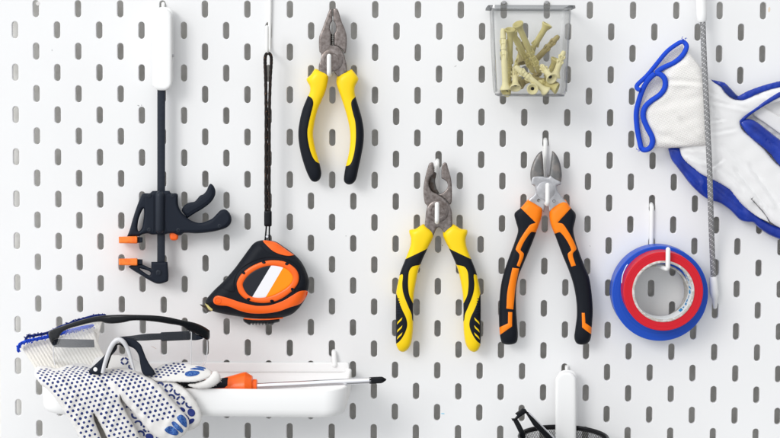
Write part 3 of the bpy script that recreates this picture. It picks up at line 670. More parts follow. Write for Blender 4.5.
solid('rear_arm', [(531.5, 183.5, 1), (544, 186, 1), (546, 200), (544, 212, 1), (527, 202, 1), (530.2, 198), (534.6, 194), (534.8, 187.5)], steel_l, p3, 13, 8, r=1.0, edge=0.6)
lathe('pivot', W(545.6, 190.5, 18.3), OUT, [(0, 8.6), (0.9, 8.4), (1.1, 7.9), (1.1, 0)], steel_l, p3, 36)
for x, y in ((538.6, 200.3), (554, 201)): lathe('dimple', W(x, y, 18.8 if x > 545 else 17), OUT, [(0, 1.6), (0.4, 1.4), (0.1, 0.8), (0.1, 0)], blade_m, p3, 14)
hl3 = [(528, 199.4, 1), (535, 203.4), (542.7, 208.2, 1), (541.6, 216), (539.7, 222.8), (536, 232.8), (532.4, 242.5), (527.9, 253.4), (522.6, 266), (518.7, 276), (516.4, 289), (516, 304), (517, 322), (517.9, 336.6), (516.2, 342.6), (509.6, 344.6), (502.6, 343.2), (500.2, 337), (499, 321), (499.4, 302.9), (500.5, 288.3), (503.4, 274), (509.6, 255.8), (515.4, 240), (518, 230.5), (516.2, 222.6), (514.4, 215.5), (515, 212.6), (520.4, 208)]
og = [('grip_inlay', [(527, 197.5, 1), (546, 207, 1), (544, 225, 1), (538, 237, 1), (536.2, 232.4, 1), (530.8, 232.4), (520.6, 249.4), (523.9, 254.2), (519.6, 267, 1), (516.8, 265.6, 1), (519.6, 255), (515.8, 248.6), (529.4, 225.6), (535.8, 222.8, 1), (520.4, 207.6, 1)], orange_g, 0.5),
      ('grip_inlay', [(512.4, 267.8, 1), (519.2, 268.6, 1), (515.8, 286), (513.2, 309.4, 1), (506.4, 308.6, 1), (507.4, 292)], orange_g, 0.5),
      ('grip_inlay', [(508.2, 312, 1), (512.3, 312.2, 1), (512, 326.4, 1), (497, 337, 1), (497, 328.5, 1), (508, 323.4, 1)], orange_g, 0.5)]
hr3 = [(549.6, 208.8, 1), (557, 204), (565.3, 199.4, 1), (570.8, 207.8), (575.4, 213.2), (575.8, 217.6), (574.4, 224), (573.4, 230), (575, 239), (579, 251.6), (584.5, 266), (589, 277), (591.6, 293), (592.8, 310.2), (591.8, 327), (590.2, 340), (585.4, 344.2), (577.4, 343.8), (574.4, 338.5), (575.2, 329), (576.8, 315), (576.2, 300), (573.4, 284.6), (569, 271), (562.6, 255.3), (555.3, 236), (550.9, 225), (549.3, 216)]
ogr = [('grip_inlay', [(566.5, 197.5, 1), (571, 208, 1), (557.6, 222.6, 1), (563.6, 224.6), (576.4, 248.2), (572.8, 254), (575.8, 265.4, 1), (571.3, 266.6, 1), (567.8, 254.2), (571.2, 249.6), (560.6, 232.6), (554.4, 233.8, 1), (552, 238, 1), (546, 222, 1), (547, 205, 1)], orange_g, 0.5),
       ('grip_inlay', [(581.8, 312.8, 1), (584.8, 313, 1), (585.4, 323, 1), (594, 329, 1), (594, 336, 1), (588, 332, 1), (582.2, 327.5, 1)], orange_g, 0.5)]
build(Solid(hl3, 14, 18, 'inflate', k=1.2), 'grip_sleeve', rubber, p3, og, 1.6)
build(Solid(hr3, 14, 18, 'inflate', k=1.2), 'grip_sleeve', rubber, p3, ogr, 1.6)

# ---------------------------------------------------------------- tape rolls
def roll(name, label, px, py, d, ro, ri, width, m, rc):
    t = thing(name, label, 'tape roll', px, py, d, None)
    p = np.array(W(px, py, d))
    pr = [(0, ri)]+[(0, ri+(ro-ri)*k/6) for k in range(1, 6)]+[(0.0, ro-0.7), (0.5, ro), (width-0.5, ro), (width, ro-0.7)]+[(width-0.15*(k % 2), ri+(ro-ri-0.7)*k/14) for k in range(13, -1, -1)]+[(0, ri)]
    lathe('tape_winding', p, OUT, pr, m, t, 96)
    lathe('core', p, OUT, [(-0.3, ri-0.05), (-0.3, rc), (width+0.3, rc), (width+0.5, rc+0.4), (width+0.5, ri-0.5), (width+0.2, ri-0.05), (-0.3, ri-0.05)], core_m, t, 72)
    return t
def ring_mat(name, col, px, py, d, rough, light):
    m = mat(name, col, rough, var=0.06); nt = m.node_tree; b = nt.nodes['Principled BSDF']; c0 = W(px, py, d)
    geo = nt.nodes.new('ShaderNodeNewGeometry'); s = nt.nodes.new('ShaderNodeVectorMath'); s.operation = 'SUBTRACT'; s.inputs[1].default_value = c0
    m2 = nt.nodes.new('ShaderNodeVectorMath'); m2.operation = 'MULTIPLY'; m2.inputs[1].default_value = (1, 0, 1)
    ln = nt.nodes.new('ShaderNodeVectorMath'); ln.operation = 'LENGTH'; nz = nt.nodes.new('ShaderNodeTexNoise'); nz.noise_dimensions = '1D'; nz.inputs['Scale'].default_value = 1.0; nz.inputs['Detail'].default_value = 3
    mu = nt.nodes.new('ShaderNodeMath'); mu.operation = 'MULTIPLY'; mu.inputs[1].default_value = 1500
    nt.links.new(geo.outputs['Position'], s.inputs[0]); nt.links.new(s.outputs[0], m2.inputs[0]); nt.links.new(m2.outputs[0], ln.inputs[0]); nt.links.new(ln.outputs['Value'], mu.inputs[0]); nt.links.new(mu.outputs[0], nz.inputs['W'])
    r = nt.nodes.new('ShaderNodeMapRange'); r.inputs['From Min'].default_value = .42; r.inputs['From Max'].default_value = .75; nt.links.new(nz.outputs['Fac'], r.inputs['Value'])
    x = nt.nodes.new('ShaderNodeMix'); x.data_type = 'RGBA'; x.inputs['A'].default_value = (*col, 1); x.inputs['B'].default_value = (*light, 1)
    nt.links.new(r.outputs['Result'], x.inputs['Factor']); nt.links.new(x.outputs['Result'], b.inputs['Base Color'])
    bp = nt.nodes.new('ShaderNodeBump'); bp.inputs['Distance'].default_value = 0.00012; nt.links.new(nz.outputs['Fac'], bp.inputs['Height']); nt.links.new(bp.outputs['Normal'], b.inputs['Normal'])
    return m
blue_tape = ring_mat('blue_tape', (0.008, 0.07, 0.50), 656.8, 290.4, 4, 0.38, (0.015, 0.10, 0.58))
red_tape = ring_mat('red_tape', (0.55, 0.005, 0.016), 660, 288.2, 24, 0.42, (0.66, 0.02, 0.035))
def roll_r(px_r, d): return px_r*(-CAMB[2]-d)/FPX*1.0
tb = roll('tape_roll', 'large blue tape roll hanging behind the smaller red roll', 656.8, 290.4, 4, roll_r(47.8, 23), roll_r(30, 23), 19, blue_tape, roll_r(27.8, 23))
tr = roll('tape_roll', 'red tape roll hanging in front of the larger blue roll', 660, 288.2, 24, roll_r(39.7, 42), roll_r(31, 42), 18.5, red_tape, roll_r(28.6, 42))
pc = np.array(W(660, 288.2, 24)); rc = roll_r(28.6, 42)-0.12
def arc_strip(a0, a1, h0, h1, rr, n=30, jag=0.0):
    V = []; F = []
    for k in range(n+1):
        a = math.radians(a0+(a1-a0)*k/n); j = rng.uniform(-jag, jag)
        for hh in (h0+j, h1+rng.uniform(-jag, jag)): V.append(pc+OUT*hh/1000+np.array([math.cos(a)*rr, 0, math.sin(a)*rr])/1000)
    for k in range(n): F.append((2*k, 2*k+1, 2*k+3, 2*k+2))
    return np.array(V), F
V, F = arc_strip(0, 360, 0.5, 18.2, rc, 90); mesh('paper_liner', V, F, core_w, tr)
parts = []
a = -50
while a < 62:
    L = rng.uniform(3, 8); parts.append(arc_strip(a, a+L, rng.uniform(3, 7), rng.uniform(9, 15), rc-0.12, 6, 0.8)); a += L+rng.uniform(1.5, 5)
V, F = joinvf(parts); mesh('printed_marks', V, F, cyan_ink, tr)
tube('tape_end', [(621.6, 283, 42.8), (622.6, 275, 42.8), (625.6, 267.5, 42.8), (627.6, 264.4, 42.8)], 0.35, label_w, tr)

# ---------------------------------------------------------------- container of wall plugs
ct = thing('plastic_container', 'clear plastic box of cream wall plugs hanging at the top', 'container', 532, 50, 3)
def rr_mm(x0, x1, d0, d1, r, n=5):
    o = []
    for cx, cy, a0 in ((x1-r, d0+r, -90), (x1-r, d1-r, 0), (x0+r, d1-r, 90), (x0+r, d0+r, 180)):
        for k in range(n+1):
            a = math.radians(a0+90*k/n); o.append((cx+r*math.cos(a), cy+r*math.sin(a)))
    return o
DF = 66.0
tl = at((492.3, 8.5), DF); trr = at((571.5, 8.5), DF); bl = at((495.8, 96.4), DF); brr = at((567.2, 96.4), DF)
levels = [(trr[1]-2.8, tl[0]-3.6, trr[0]+3.6, 1.5, DF+3, 7), (trr[1]-0.4, tl[0]-3.9, trr[0]+3.9, 1.2, DF+3.3, 7), (trr[1]-0.4, tl[0], trr[0], 4, DF, 5), (trr[1]+30, tl[0]+1, trr[0]-2, 4, DF, 6), (bl[1]-8, bl[0]-0.3, brr[0]+0.3, 4, DF-0.5, 7), (bl[1]-2.5, bl[0]+0.6, brr[0]-0.6, 5, DF-1.2, 7), (bl[1], bl[0]+3.2, brr[0]-3.2, 7, DF-4, 7)]
def shell(levels, inset):
    V = []; F = []
    for y, x0, x1, d0, d1, r in levels:
        for x, d in rr_mm(x0+inset, x1-inset, d0+inset, d1-inset, r): V.append(b2w((x, y, -d)))
    n = 24
    for l in range(len(levels)-1):
        for k in range(n): F.append((l*n+k, l*n+(k+1) % n, (l+1)*n+(k+1) % n, (l+1)*n+k))
    return V, F, n
V, F, n = shell(levels[2:], 0); F.append(tuple(range((len(levels)-3)*n, (len(levels)-2)*n))); mesh('box_wall', V, F, clear_m, ct)
rimv = []
for (y, x0, x1, d0, d1, r) in levels[:3]:
    rimv.append([b2w((x, y, -d)) for x, d in rr_mm(x0, x1, d0, d1, r)])
rimv.append([b2w((x, levels[0][0], -d)) for x, d in rr_mm(levels[2][1]+1.5, levels[2][2]-1.5, 5.5, DF-1.5, 4)])
V = [p for r_ in (rimv[3], rimv[0], rimv[1], rimv[2]) for p in r_]; F = []
for l in range(3):
    for k in range(24): F.append((l*24+k, l*24+(k+1) % 24, (l+1)*24+(k+1) % 24, (l+1)*24+k))
mesh('rim', V, F, clear_e, ct)
yb = bl[1]; xl_, xr_ = bl[0]+3, brr[0]-3
for x in (504, 546.5):
    lathe('hanger_nub', W(x, 2.6, 2), OUT, [(-1, 1.9), (2, 1.8), (3, 1.2), (3, 0)], mat('grey_nub', (0.35, 0.35, 0.36), 0.5), ct, 14)
bp_ = [b2w((x, bl[1]-0.9, -d)) for x, d in rr_mm(bl[0]+2.2, brr[0]-2.2, 6.2, DF-2.8, 7)]
V, F = tube_w(np.array(bp_), 0.8, 8, True); mesh('base_rim', V, F, clear_r, ct)
for x0_, y0_, x1_, y1_ in ((tl[0]+0.8, tl[1]+2, bl[0]+0.6, bl[1]-4), (trr[0]-0.8, trr[1]+2, brr[0]-0.6, brr[1]-4)):
    V, F = tube_w(np.array([b2w((x0_, y0_, -DF+5)), b2w((x1_, y1_, -DF+5))]), 0.8, 8); mesh('corner_rib', V, F, clear_r, ct)
plug_proto = {}
def make_plug(L, mcol):
    root = bpy.data.objects.new('wall_plug', None); C.objects.link(root); root.empty_display_size = 0.005
    # flange at origin, shank along -Z, mouth facing +Z
    pr = [(-2.6, 1.6), (-0.4, 3.2), (0.9, 4.3), (0.9, 5.0), (0.1, 5.2), (-1.8, 4.2), (-4.0, 3.0), (-6, 2.85)]
    for k in range(9):
        z = -6-(L-10)*k/9
        pr += [(z, 2.75)] if k < 5 else [(z, 2.2), (z-0.3, 2.9), (z-(L-10)/9+0.5, 2.35)]
    pr += [(-L+2.5, 2.5), (-L, 1.5), (-L, 0)]
    V, F = lathe_w((0, 0, 0), (0, 0, 1), pr, 18); mesh('shank', V, F, mcol, root, sharp=35)
    V, F = lathe_w((0, 0, 0), (0, 0, 1), [(-9, 0), (-9, 1.3), (-2.7, 1.7), (-2.4, 1.9)], 14); mesh('bore', V, F, dark_in, root)
    fins = []
    for a in range(4):
        t = a*math.pi/2+0.4; c, s = math.cos(t), math.sin(t)
        for z0, z1 in ((-L*0.45, -L*0.62), (-L*0.66, -L*0.82)):
            for q in (1,):
                v = np.array([(c*2.4, s*2.4, z0), (c*3.9, s*3.9, z1+1.2), (c*3.7, s*3.7, z1), (c*2.2, s*2.2, z1)])/1000
                n_ = np.array([-s, c, 0])*0.00045
                fins.append((np.concatenate([v+n_, v-n_]), [(0, 1, 2, 3), (7, 6, 5, 4), (0, 4, 5, 1), (1, 5, 6, 2), (2, 6, 7, 3), (3, 7, 4, 0)]))
    V, F = joinvf(fins); mesh('fins', V, F, mcol, root, smooth=False)
    return root
protos = {}
def put_plug(a, da, b, db, mk, label):
    """a: px of flange, b: px of tip"""
    A = Vector(W(a[0], a[1], da)); B = Vector(W(b[0], b[1], db)); L = (A-B).length*1000
    key = (round(L/6)*6, mk.name)
    q = (A-B).to_track_quat('Z', 'Y')
    if key not in protos:
        r = make_plug(key[0], mk); protos[key] = r
    else:
        src = protos[key]; r = src.copy(); C.objects.link(r)
        for ch in src.children:
            c2 = ch.copy(); C.objects.link(c2); c2.parent = r
    r.rotation_mode = 'QUATERNION'; r.rotation_quaternion = q; r.location = A
    tag(r, label, 'wall plug', 'cream wall plugs in the clear box')
PL = [((518, 24.5), 60, (539.5, 73), 34, plug_m, 'tall wall plug leaning from upper left, cupped collar highest in the box'),
      ((510.5, 30), 58, (508.5, 86), 36, plug_m, 'upright olive wall plug, collar up, second from the left side'),
      ((505.5, 89), 58, (502.8, 27), 56, plug_l, 'pale wall plug standing upside down against the left side'),
      ((512.5, 33), 38, (532, 70), 30, plug_m, 'wall plug slanting just behind the upright one, collar hidden'),
      ((547, 25), 22, (527, 58), 15, plug_m, 'wall plug at the back leaning to the upper right'),
      ((532, 64), 24, (559.5, 35), 34, plug_b, 'brownish ribbed wall plug pointing to the upper right side'),
      ((515.5, 87.6), 60, (514.8, 68), 46, plug_l, 'short upright wall plug, dark bore at the lower left'),
      ((546, 91.5), 57, (514.5, 66), 60, plug_l, 'pale wall plug lying diagonally across the front'),
      ((532.5, 89), 62, (533, 84), 30, plug_l, 'wall plug seen end on at bottom centre'),
      ((556.5, 88.5), 56, (536, 80.5), 50, plug_m, 'wall plug lying at the bottom right with its open collar sideways'),
      ((551.5, 78.5), 60, (541, 65), 40, plug_l, 'wall plug seen end on at the right with splayed fins'),
      ((555, 76), 42, (563.5, 52.5), 44, plug_l, 'wall plug at the right side with its rough tip pointing up'),
      ((523, 62), 30, (518, 40), 22, plug_b, 'brownish wall plug half buried in the middle of the heap'),
      ((520, 84), 40, (543, 72), 30, plug_b, 'brownish wall plug lying flat under the heap'),
      ((556, 60), 30, (541, 90), 22, plug_m, 'wall plug leaning at the back right behind the end on one'),
      ((524, 44), 16, (514, 74), 20, plug_m, 'wall plug at the back between the two tall leaning ones'),
      ((528, 78), 46, (556, 84), 38, plug_b, 'brownish wall plug across the bottom right of the heap'),
      ((506, 92), 44, (520, 78), 30, plug_m, 'wall plug low at the back left corner of the heap')]
for p in PL: put_plug(*p)

# ---------------------------------------------------------------- nitrile glove
ng = thing('work_glove', 'white knit work glove with blue coated palm, held by the grey cord', 'glove', 700, 110, 8)
def soft(a, sc, sd):
    r = np.random.default_rng(sd); K = r.normal(size=(6, 2)); K /= np.linalg.norm(K, axis=1)[:, None]; ph = r.uniform(0, 6.28, 6); fr = r.uniform(0.6, 1.8, 6)/sc
    return lambda q: a*sum(np.sin(q@K[i]*fr[i]*6.28+ph[i]) for i in range(6))/2.5
def wrinkle(lines, sgn=-1):
    """lines: (x0,y0,x1,y1,width px,depth mm)"""
    def f(q):
        z = np.zeros(len(q))
        for x0, y0, x1, y1, wd, dp in lines:
            a = np.array([x0, y0]); d = np.array([x1-x0, y1-y0], float); L = np.hypot(*d); d /= L
            t = (q-a)@d; n = (q-a)@np.array([-d[1], d[0]]); e = np.clip(np.minimum(t, L-t)/6+0.6, 0, 1)
            z -= dp*np.exp(-(n/wd)**2)*e; z += dp*0.6*np.exp(-((n-wd*1.9)/wd)**2)*e
        return z
    return f
def addf(*fs): return lambda q: sum(f(q) for f in fs)
blue_low = [(668, 148.6, 1), (672, 147, 1), (682, 148, 1), (683, 156), (690, 164), (700, 171), (709, 177), (722, 182), (735, 190), (748, 207), (762, 219), (776, 226), (800, 231), (818, 236), (822, 244), (815, 250), (800, 247), (786, 241.6), (770, 235.4), (759, 228), (753, 222.6), (747.8, 222.2), (740, 220), (730, 210), (719.3, 203), (709, 200), (699, 193), (689, 183), (682.8, 174.6), (676, 166), (671.4, 159.6)]
solid('palm_coating', blue_low, nitrile, ng, 9, 12, mode='inflate', k=1.2, bump=addf(soft(0.3, 22, 3), wrinkle([(672, 152, 700, 182, 2.5, 1.6), (712, 184, 745, 210, 2.5, 1.8), (725, 200, 748, 220, 2, 1.0)])))
white = [(704, 75), (707, 78, 1), (712, 81), (721.4, 87.4), (725, 92.4), (732.4, 98.6), (739.7, 100.2), (744, 99.8), (756, 94.6), (772, 88.8), (800, 83.5), (822, 82), (830, 90), (822, 98), (800, 100), (770, 104), (752, 114), (741, 121), (742, 129), (752, 138), (764, 149), (776, 163), (800, 180), (822, 200), (830, 216), (824, 232), (806, 236), (780, 227.6), (771, 222.6, 1), (762, 210), (751.3, 198.8, 1), (766, 216), (769, 222.4, 1), (757, 216.4), (746, 208), (738, 199.8), (730, 190), (722, 184.6), (713.6, 180), (703, 175), (694.2, 168.5), (686.4, 162), (681.7, 156), (679.4, 148, 1), (690, 143), (704, 142)]
sw, _ = solid('knit_back', white, knit_w, ng, 14, 12, mode='inflate', k=0.55, jit=0.12,
    bump=addf(soft(0.2, 30, 9), wrinkle([(710, 92, 740, 106, 1.4, 0.8), (712, 101, 748, 109, 1.6, 1.0), (711, 106, 722, 119, 1.2, 0.9), (711, 121, 724, 119.5, 1.1, 0.9), (712, 133, 735, 129, 1.5, 0.8), (716, 165, 742, 188, 2, 1.3), (750, 165, 778, 205, 2, 1.3), (686, 154, 706, 162, 2, 2.0), (712, 168, 722, 160, 1.2, 1.2), (735, 170, 770, 212, 1.6, 1.3), (745, 92, 772, 97, 1.5, 0.8), (722, 145, 760, 178, 2.5, 0.9), (692, 148, 704, 150, 1.4, 1.4)])))
solid('upper_trim', [(710.6, 79.4, 1), (716, 80.6), (724.4, 82.6), (729, 86.6), (734, 92), (738, 95.8), (740.4, 94.8), (748.5, 90.6), (763, 85.4), (780, 80.9), (800, 77), (822, 75), (834, 84), (828, 90), (818, 84), (800, 85), (780, 87.6), (771.9, 89.2), (755.8, 95), (747, 99.4), (743.6, 100.3), (739.7, 100.2), (732.4, 98.6), (725, 92.4), (721.4, 87.4), (714, 82.6)], nitrile, ng, 14, 7, mode='inflate', k=1.1, bump=soft(0.5, 9, 4), jit=0.08)
solid('trim_fold', [(722, 85, 1), (727, 86.4), (732, 91), (737.4, 96.6), (736, 98.4), (731, 97), (725.6, 92)], nitrile_d, ng, 16.6, 3, mode='inflate', k=0.8)
solid('finger_lining', [(741, 119), (752, 109), (768, 100), (800, 90), (822, 100), (832, 130), (822, 154), (800, 158), (778, 143), (762, 130), (746, 121)], knit_w, ng, 3.5, 4, mode='bevel', r=2, bump=soft(0.4, 12, 5))
solid('finger_back', [(752, 113), (760, 107), (772, 112), (800, 128), (820, 140), (824, 150), (812, 152), (800, 146), (780, 134), (766, 124)], knit_w, ng, 8, 5, mode='inflate', k=0.8)
solid('finger_trim', [(738.6, 121.4, 1), (746, 114.6), (755, 108.4), (767, 99.4), (780, 91.8), (800, 85), (820, 84), (822, 90), (800, 92), (781, 97), (768, 104), (757, 110.6), (748, 117), (741, 123.4, 1)], nitrile, ng, 17, 5, mode='inflate', k=1.1, jit=0.08)
solid('finger_coating', [(738.6, 121.4, 1), (744, 119.4), (750, 119), (757, 122), (765, 128), (780, 139.6), (800, 153), (818, 168), (822, 184), (812, 191), (798, 182), (778, 164), (770, 154), (760, 145), (752, 139), (745, 131.6), (740.6, 125)], nitrile, ng, 15, 11, mode='inflate', k=1.0, bump=addf(soft(0.3, 18, 13), wrinkle([(752, 127, 790, 158, 1.6, 0.8)]), wrinkle([(745, 123, 775, 146, 2, 0.9)])), jit=0.08)
cuff = [(683, 44, 1), (687, 50), (693, 58), (701, 68), (706, 76), (709, 90), (709, 140), (706, 145.6), (696, 146), (676, 147.6), (653.5, 148, 1), (653.5, 141), (650, 133), (644.6, 123), (643.2, 115), (645, 107), (650, 101), (660, 94.6), (665, 88.8), (666, 82), (662, 75.5), (657, 73, 1), (664, 68.6), (675, 62.6), (683, 54)]
solid('cuff', cuff, knit_c, ng, 18, 14, mode='inflate', k=0.6, bump=addf(soft(0.25, 18, 21), wrinkle([(664, 80, 706, 82.5, 2.2, 1.6), (680, 118, 705, 141, 2.4, 1.3), (650, 131, 690, 145, 3, 0.9), (668, 100, 706, 97, 5, 0.8), (690, 60, 704, 76, 2, 0.8)])))
solid('cuff_lining', [(639.6, 95), (637, 110), (638, 126), (642, 147), (650, 146.5), (652, 139), (646, 127), (642.5, 114), (646, 104.6), (662, 92), (664, 84), (661, 77), (655, 74), (648, 82)], knit_c, ng, 10, 3, mode='bevel', r=1.5)
solid('cuff_lining', [(656, 72, 1), (670, 64), (682, 53), (686.5, 45), (682.7, 42.6), (667, 53), (655, 67), (641, 85), (640, 92), (648, 81)], knit_c, ng, 8, 3, mode='bevel', r=1.5)
dA = 22
tube('piping', [(640.6, 90, 20), (637.3, 88.6, 18), (637.6, 84.6, 17), (646.6, 76, 16), (655, 66, 15), (666, 52.6, 16), (675, 45.4, 17), (682.4, 41.8, 18), (686.6, 45.4, 20), (685.2, 51, 21), (681, 57, 22), (674, 62.6, 22), (665, 66.8, 22), (659.5, 69.8, 22), (656, 73, 22)], [2.1]*9+[2.4]*6, blue_yarn, ng)
tube('piping', [(655, 73, 22), (661, 74.8, 23), (665, 80, 24), (664.6, 88, 24), (659.6, 95, 24), (650.4, 101.5, 24), (644.6, 108, 24), (643.2, 117, 24), (647.4, 128, 24), (652.2, 137.6, 24), (651.6, 145.6, 23), (647, 149.6, 21), (641.8, 148.6, 18), (639.6, 141, 15), (637, 127, 14), (636.4, 112, 14), (639.4, 99, 15), (643.4, 88, 17), (648.6, 79.5, 20), (655, 73.6, 22)], 2.5, blue_yarn, ng)
vf = []
for (x, y, n) in ((682.5, 39.5, 7), (639.4, 150.5, 5), (655, 139, 2)):
    for k in range(n):
        a = rng.uniform(0, 6.28); p0 = (x+rng.normal(0, 1.0), y+rng.normal(0, .8), 20)
        vf.append(tube_w(np.array([tuple(W(p0[0], p0[1], 20)), tuple(W(p0[0]+math.cos(a)*1.2, p0[1]+math.sin(a)*1.2, 21)), tuple(W(p0[0]+math.cos(a+.6)*2.3, p0[1]+math.sin(a+.6)*2.2, 20.5))]), 0.22, 5))
V, F = joinvf(vf); mesh('frayed_yarn', V, F, blue_yarn, ng)

# grey cord with white end caps
ec = thing('elastic_cord', 'grey elastic cord with white end caps stretched over the blue and white glove', 'cord', 703, 20, 10)
tube('cord', [(702.6, 16, 14), (703.6, 45, 20), (704.8, 72, 26), (706.4, 105, 31), (708.2, 140, 31), (709.2, 160, 30), (710.2, 190, 27), (711.2, 225, 19), (712.4, 255, 11), (713.6, 282, 8)], 2.55, cord_m, ec, ns=14)
V, F = joinvf([tube_w(np.array([tuple(W(701, -12, 13)), tuple(W(701.2, -4, 13.5)), tuple(W(701.6, 14, 14)), tuple(W(702, 20.5, 14.5)), tuple(W(702.1, 22.3, 14.6))]), [4.6, 4.8, 4.8, 4.4, 3.2], 20)])
mesh('end_cap', V, F, white_pl, ec)
V, F = tube_w(np.array([tuple(W(712.9, 276.5, 8)), tuple(W(713.2, 279, 8)), tuple(W(714, 292, 8)), tuple(W(714.6, 295.5, 8)), tuple(W(714.9, 298.5, 7)), tuple(W(715.1, 304, 5)), tuple(W(715.2, 307.5, 2))]), [3.1, 3.7, 4.1, 3.9, 2.7, 2.3, 1.7], 20)
mesh('end_cap', V, F, white_pl, ec)

# ---------------------------------------------------------------- tray
ty = thing('tray', 'long white plastic tray holding gloves, goggles and a screwdriver', 'tray', 190, 365, 2)
DT = 95.0
a0 = at((37.5, 388.5), DT); a1 = at((345.6, 388.5), DT-20); yt_ = at((200, 388.6), DT)[1]; ybm = at((200, 418.6), DT)[1]
xr2 = at((347.4, 388), DT-22)[0]; xl2 = a0[0]
def plan(x0, x1, d0, d1, rb, rf, n=7):
    o = []
    for cx, cy, r, a in ((x1-rb, d0+rb, rb, -90), (x1-rf, d1-rf, rf, 0), (x0+rf, d1-rf, rf, 90), (x0+rb, d0+rb, rb, 180)):
        for k in range(n+1):
            t = math.radians(a+90*k/n); o.append((cx+r*math.cos(t), cy+r*math.sin(t)))
    return o
lev = []
H = ybm-yt_
for y, ins in ((ybm, 9), (ybm-0.8, 5.5), (ybm-2.6, 2.6), (ybm-5.5, 0.9), (ybm-9, 0.3), (yt_+1.0, 0.0), (yt_+0.3, 0.25), (yt_, 0.9), (yt_+0.3, 2.0), (yt_+1.2, 2.4), (ybm-7, 2.6), (ybm-2.5, 6)):
    lev.append((y, ins))
V = []; F = []
for y, ins in lev:
    for x, d in plan(xl2+ins, xr2-ins, 1+ins*0.6, DT-ins, 8, 19): V.append(b2w((x, y, -d)))
n = 32
for l in range(len(lev)-1):
    for k in range(n): F.append((l*n+k, l*n+(k+1) % n, (l+1)*n+(k+1) % n, (l+1)*n+k))
F.append(tuple(range(n))); F.append(tuple(range((len(lev)-1)*n, len(lev)*n)))
mesh('tray_body', V, F, white_pl, ty, sharp=60)
solid('back_plate', [(xx, yy) for xx, yy in rrect(52, 362.3, 349, 372, 3)], white_pl, ty, 2.4, 3.4, r=0.8, edge=0.5, step=4)
for px in (54.5, 334):
    V, F = tube_w(spline3(np.array([tuple(W(px, 351.5, -3)), tuple(W(px, 352.5, 0.8)), tuple(W(px+0.2, 356, 3)), tuple(W(px+0.6, 365, 4.5))]), 6), [2.4-0.0*k for k in range(19)], 12, round_ends=True)
    mesh('hanger_tab', V, F, white_pl, ty)

# screwdriver
sd_ = thing('screwdriver', 'orange handled screwdriver lying in the tray, black tip poking past its right end', 'screwdriver', 256, 386, 80)
A = np.array(W(256.4, 386.4, 75)); B = np.array(W(386.3, 379.6, 73.5)); ax_ = (B-A)/np.linalg.norm(B-A); Ls = np.linalg.norm(B-A)*1000
lathe('shaft', A, ax_, [(-5, 2.6), (-5, 2.9), (Ls-13.6, 2.9), (Ls-13.6, 0)], chrome, sd_, 20)
lathe('tip', A, ax_, [(Ls-15, 2.95), (Ls-15, 3.1), (Ls-4.5, 3.1), (Ls-3.2, 2.7), (Ls-1.0, 1.3), (Ls, 0.4), (Ls, 0)], black_pl, sd_, 8)
lathe('handle', A, ax_, [(0.8, 0), (0.8, 5.8), (0.2, 6.4), (-2.6, 6.6), (-3, 7.2), (-3.4, 9.6), (-9, 13.4), (-11, 13.2), (-30, 9.0), (-40, 8.2), (-60, 9.5), (-85, 10.2), (-100, 9.5), (-106, 6), (-107, 0)], orange, sd_, 28, sharp=35)
up = np.array([0, -0.55, 0.83]); up -= ax_*up.dot(ax_); up /= np.linalg.norm(up); sd2 = np.cross(ax_, up)
V = []; F = []
prf = [(-24.5, 9.9), (-27, 9.9), (-35, 8.9), (-45, 8.8), (-60, 9.9), (-85, 10.5)]
for h, r in prf:
    for t in np.linspace(-0.55, 0.75, 7): V.append(A+ax_*h/1000+(up*math.cos(t)+sd2*math.sin(t))*(r+0.45+(0 if abs(t-.1) < .6 else -.8))/1000)
for i in range(5):
    for k in range(6): F.append((i*7+k, i*7+k+1, (i+1)*7+k+1, (i+1)*7+k))
mesh('grip_strip', V, F, rubber, sd_)

# ---------------------------------------------------------------- dotted cotton gloves
def drape(off=0.0, flat=None):
    xs = [300, 316, 335, 350, 362, 370, 376, 383, 395, 450]; ds = [14, 22, 40, 58, 76, 88, 98, 104, 107, 108]
    return lambda q: np.interp(q[:,1], xs, ds)+off
def fuzz(name, path, n, L, rad, m, parent, spread=0.8):
    P = catmull([(p[0], p[1]) for p in path], False, 0.5); Dp = np.interp(np.linspace(0, 1, len(P)), np.linspace(0, 1, len(path)), [p[2] for p in path]); vf = []
    for k in range(n):
        i = rng.integers(len(P)); x, y = P[i]+rng.normal(0, spread, 2); d = Dp[i]+rng.uniform(-1, 1.5); a = rng.uniform(0, 6.28); l = L*rng.uniform(.5, 1)
        pts = [tuple(W(x, y, d)), tuple(W(x+math.cos(a)*l*.5, y+math.sin(a)*l*.5, d+rng.uniform(0, 1))), tuple(W(x+math.cos(a+.9)*l, y+math.sin(a+.9)*l, d+rng.uniform(-.5, 1)))]
        vf.append(tube_w(np.array(pts), rad, 5))
    V, F = joinvf(vf); return mesh(name, V, F, m, parent)
g1 = thing('cotton_glove', 'white cotton glove with navy dots and ribbed cuff, folded over the tray front', 'glove', 90, 376, 100)
ribs = lambda q: 0.6*np.sin(2*np.pi*(q[:,0]-q[:,1]*0.62)/3.7)
cuffp = [(18.4, 351), (20.4, 345.4), (26, 341.6), (38, 339), (50, 337), (60, 334.4), (72, 330.6), (84, 327.4), (93, 325.6, 1), (96, 338), (102, 351), (110, 362), (122, 374), (110, 380), (70, 381), (36.5, 378, 1), (35.4, 370), (30.5, 361.4), (24.6, 352.4), (21, 348)]
solid('cuff', cuffp, rib_m, g1, drape(-4), 7, mode='inflate', k=0.6, step=1.0, bump=ribs, jit=0.1)
solid('cuff_back', [(26, 338.5), (38, 335.4), (50, 332.6), (62, 326.6), (76, 321.8), (90, 317.4), (104, 315.6), (101, 326), (98, 342), (94, 350), (60, 350), (30, 345)], rib_m, g1, drape(-14), 4, mode='bevel', r=1.5, step=1.2, bump=ribs)
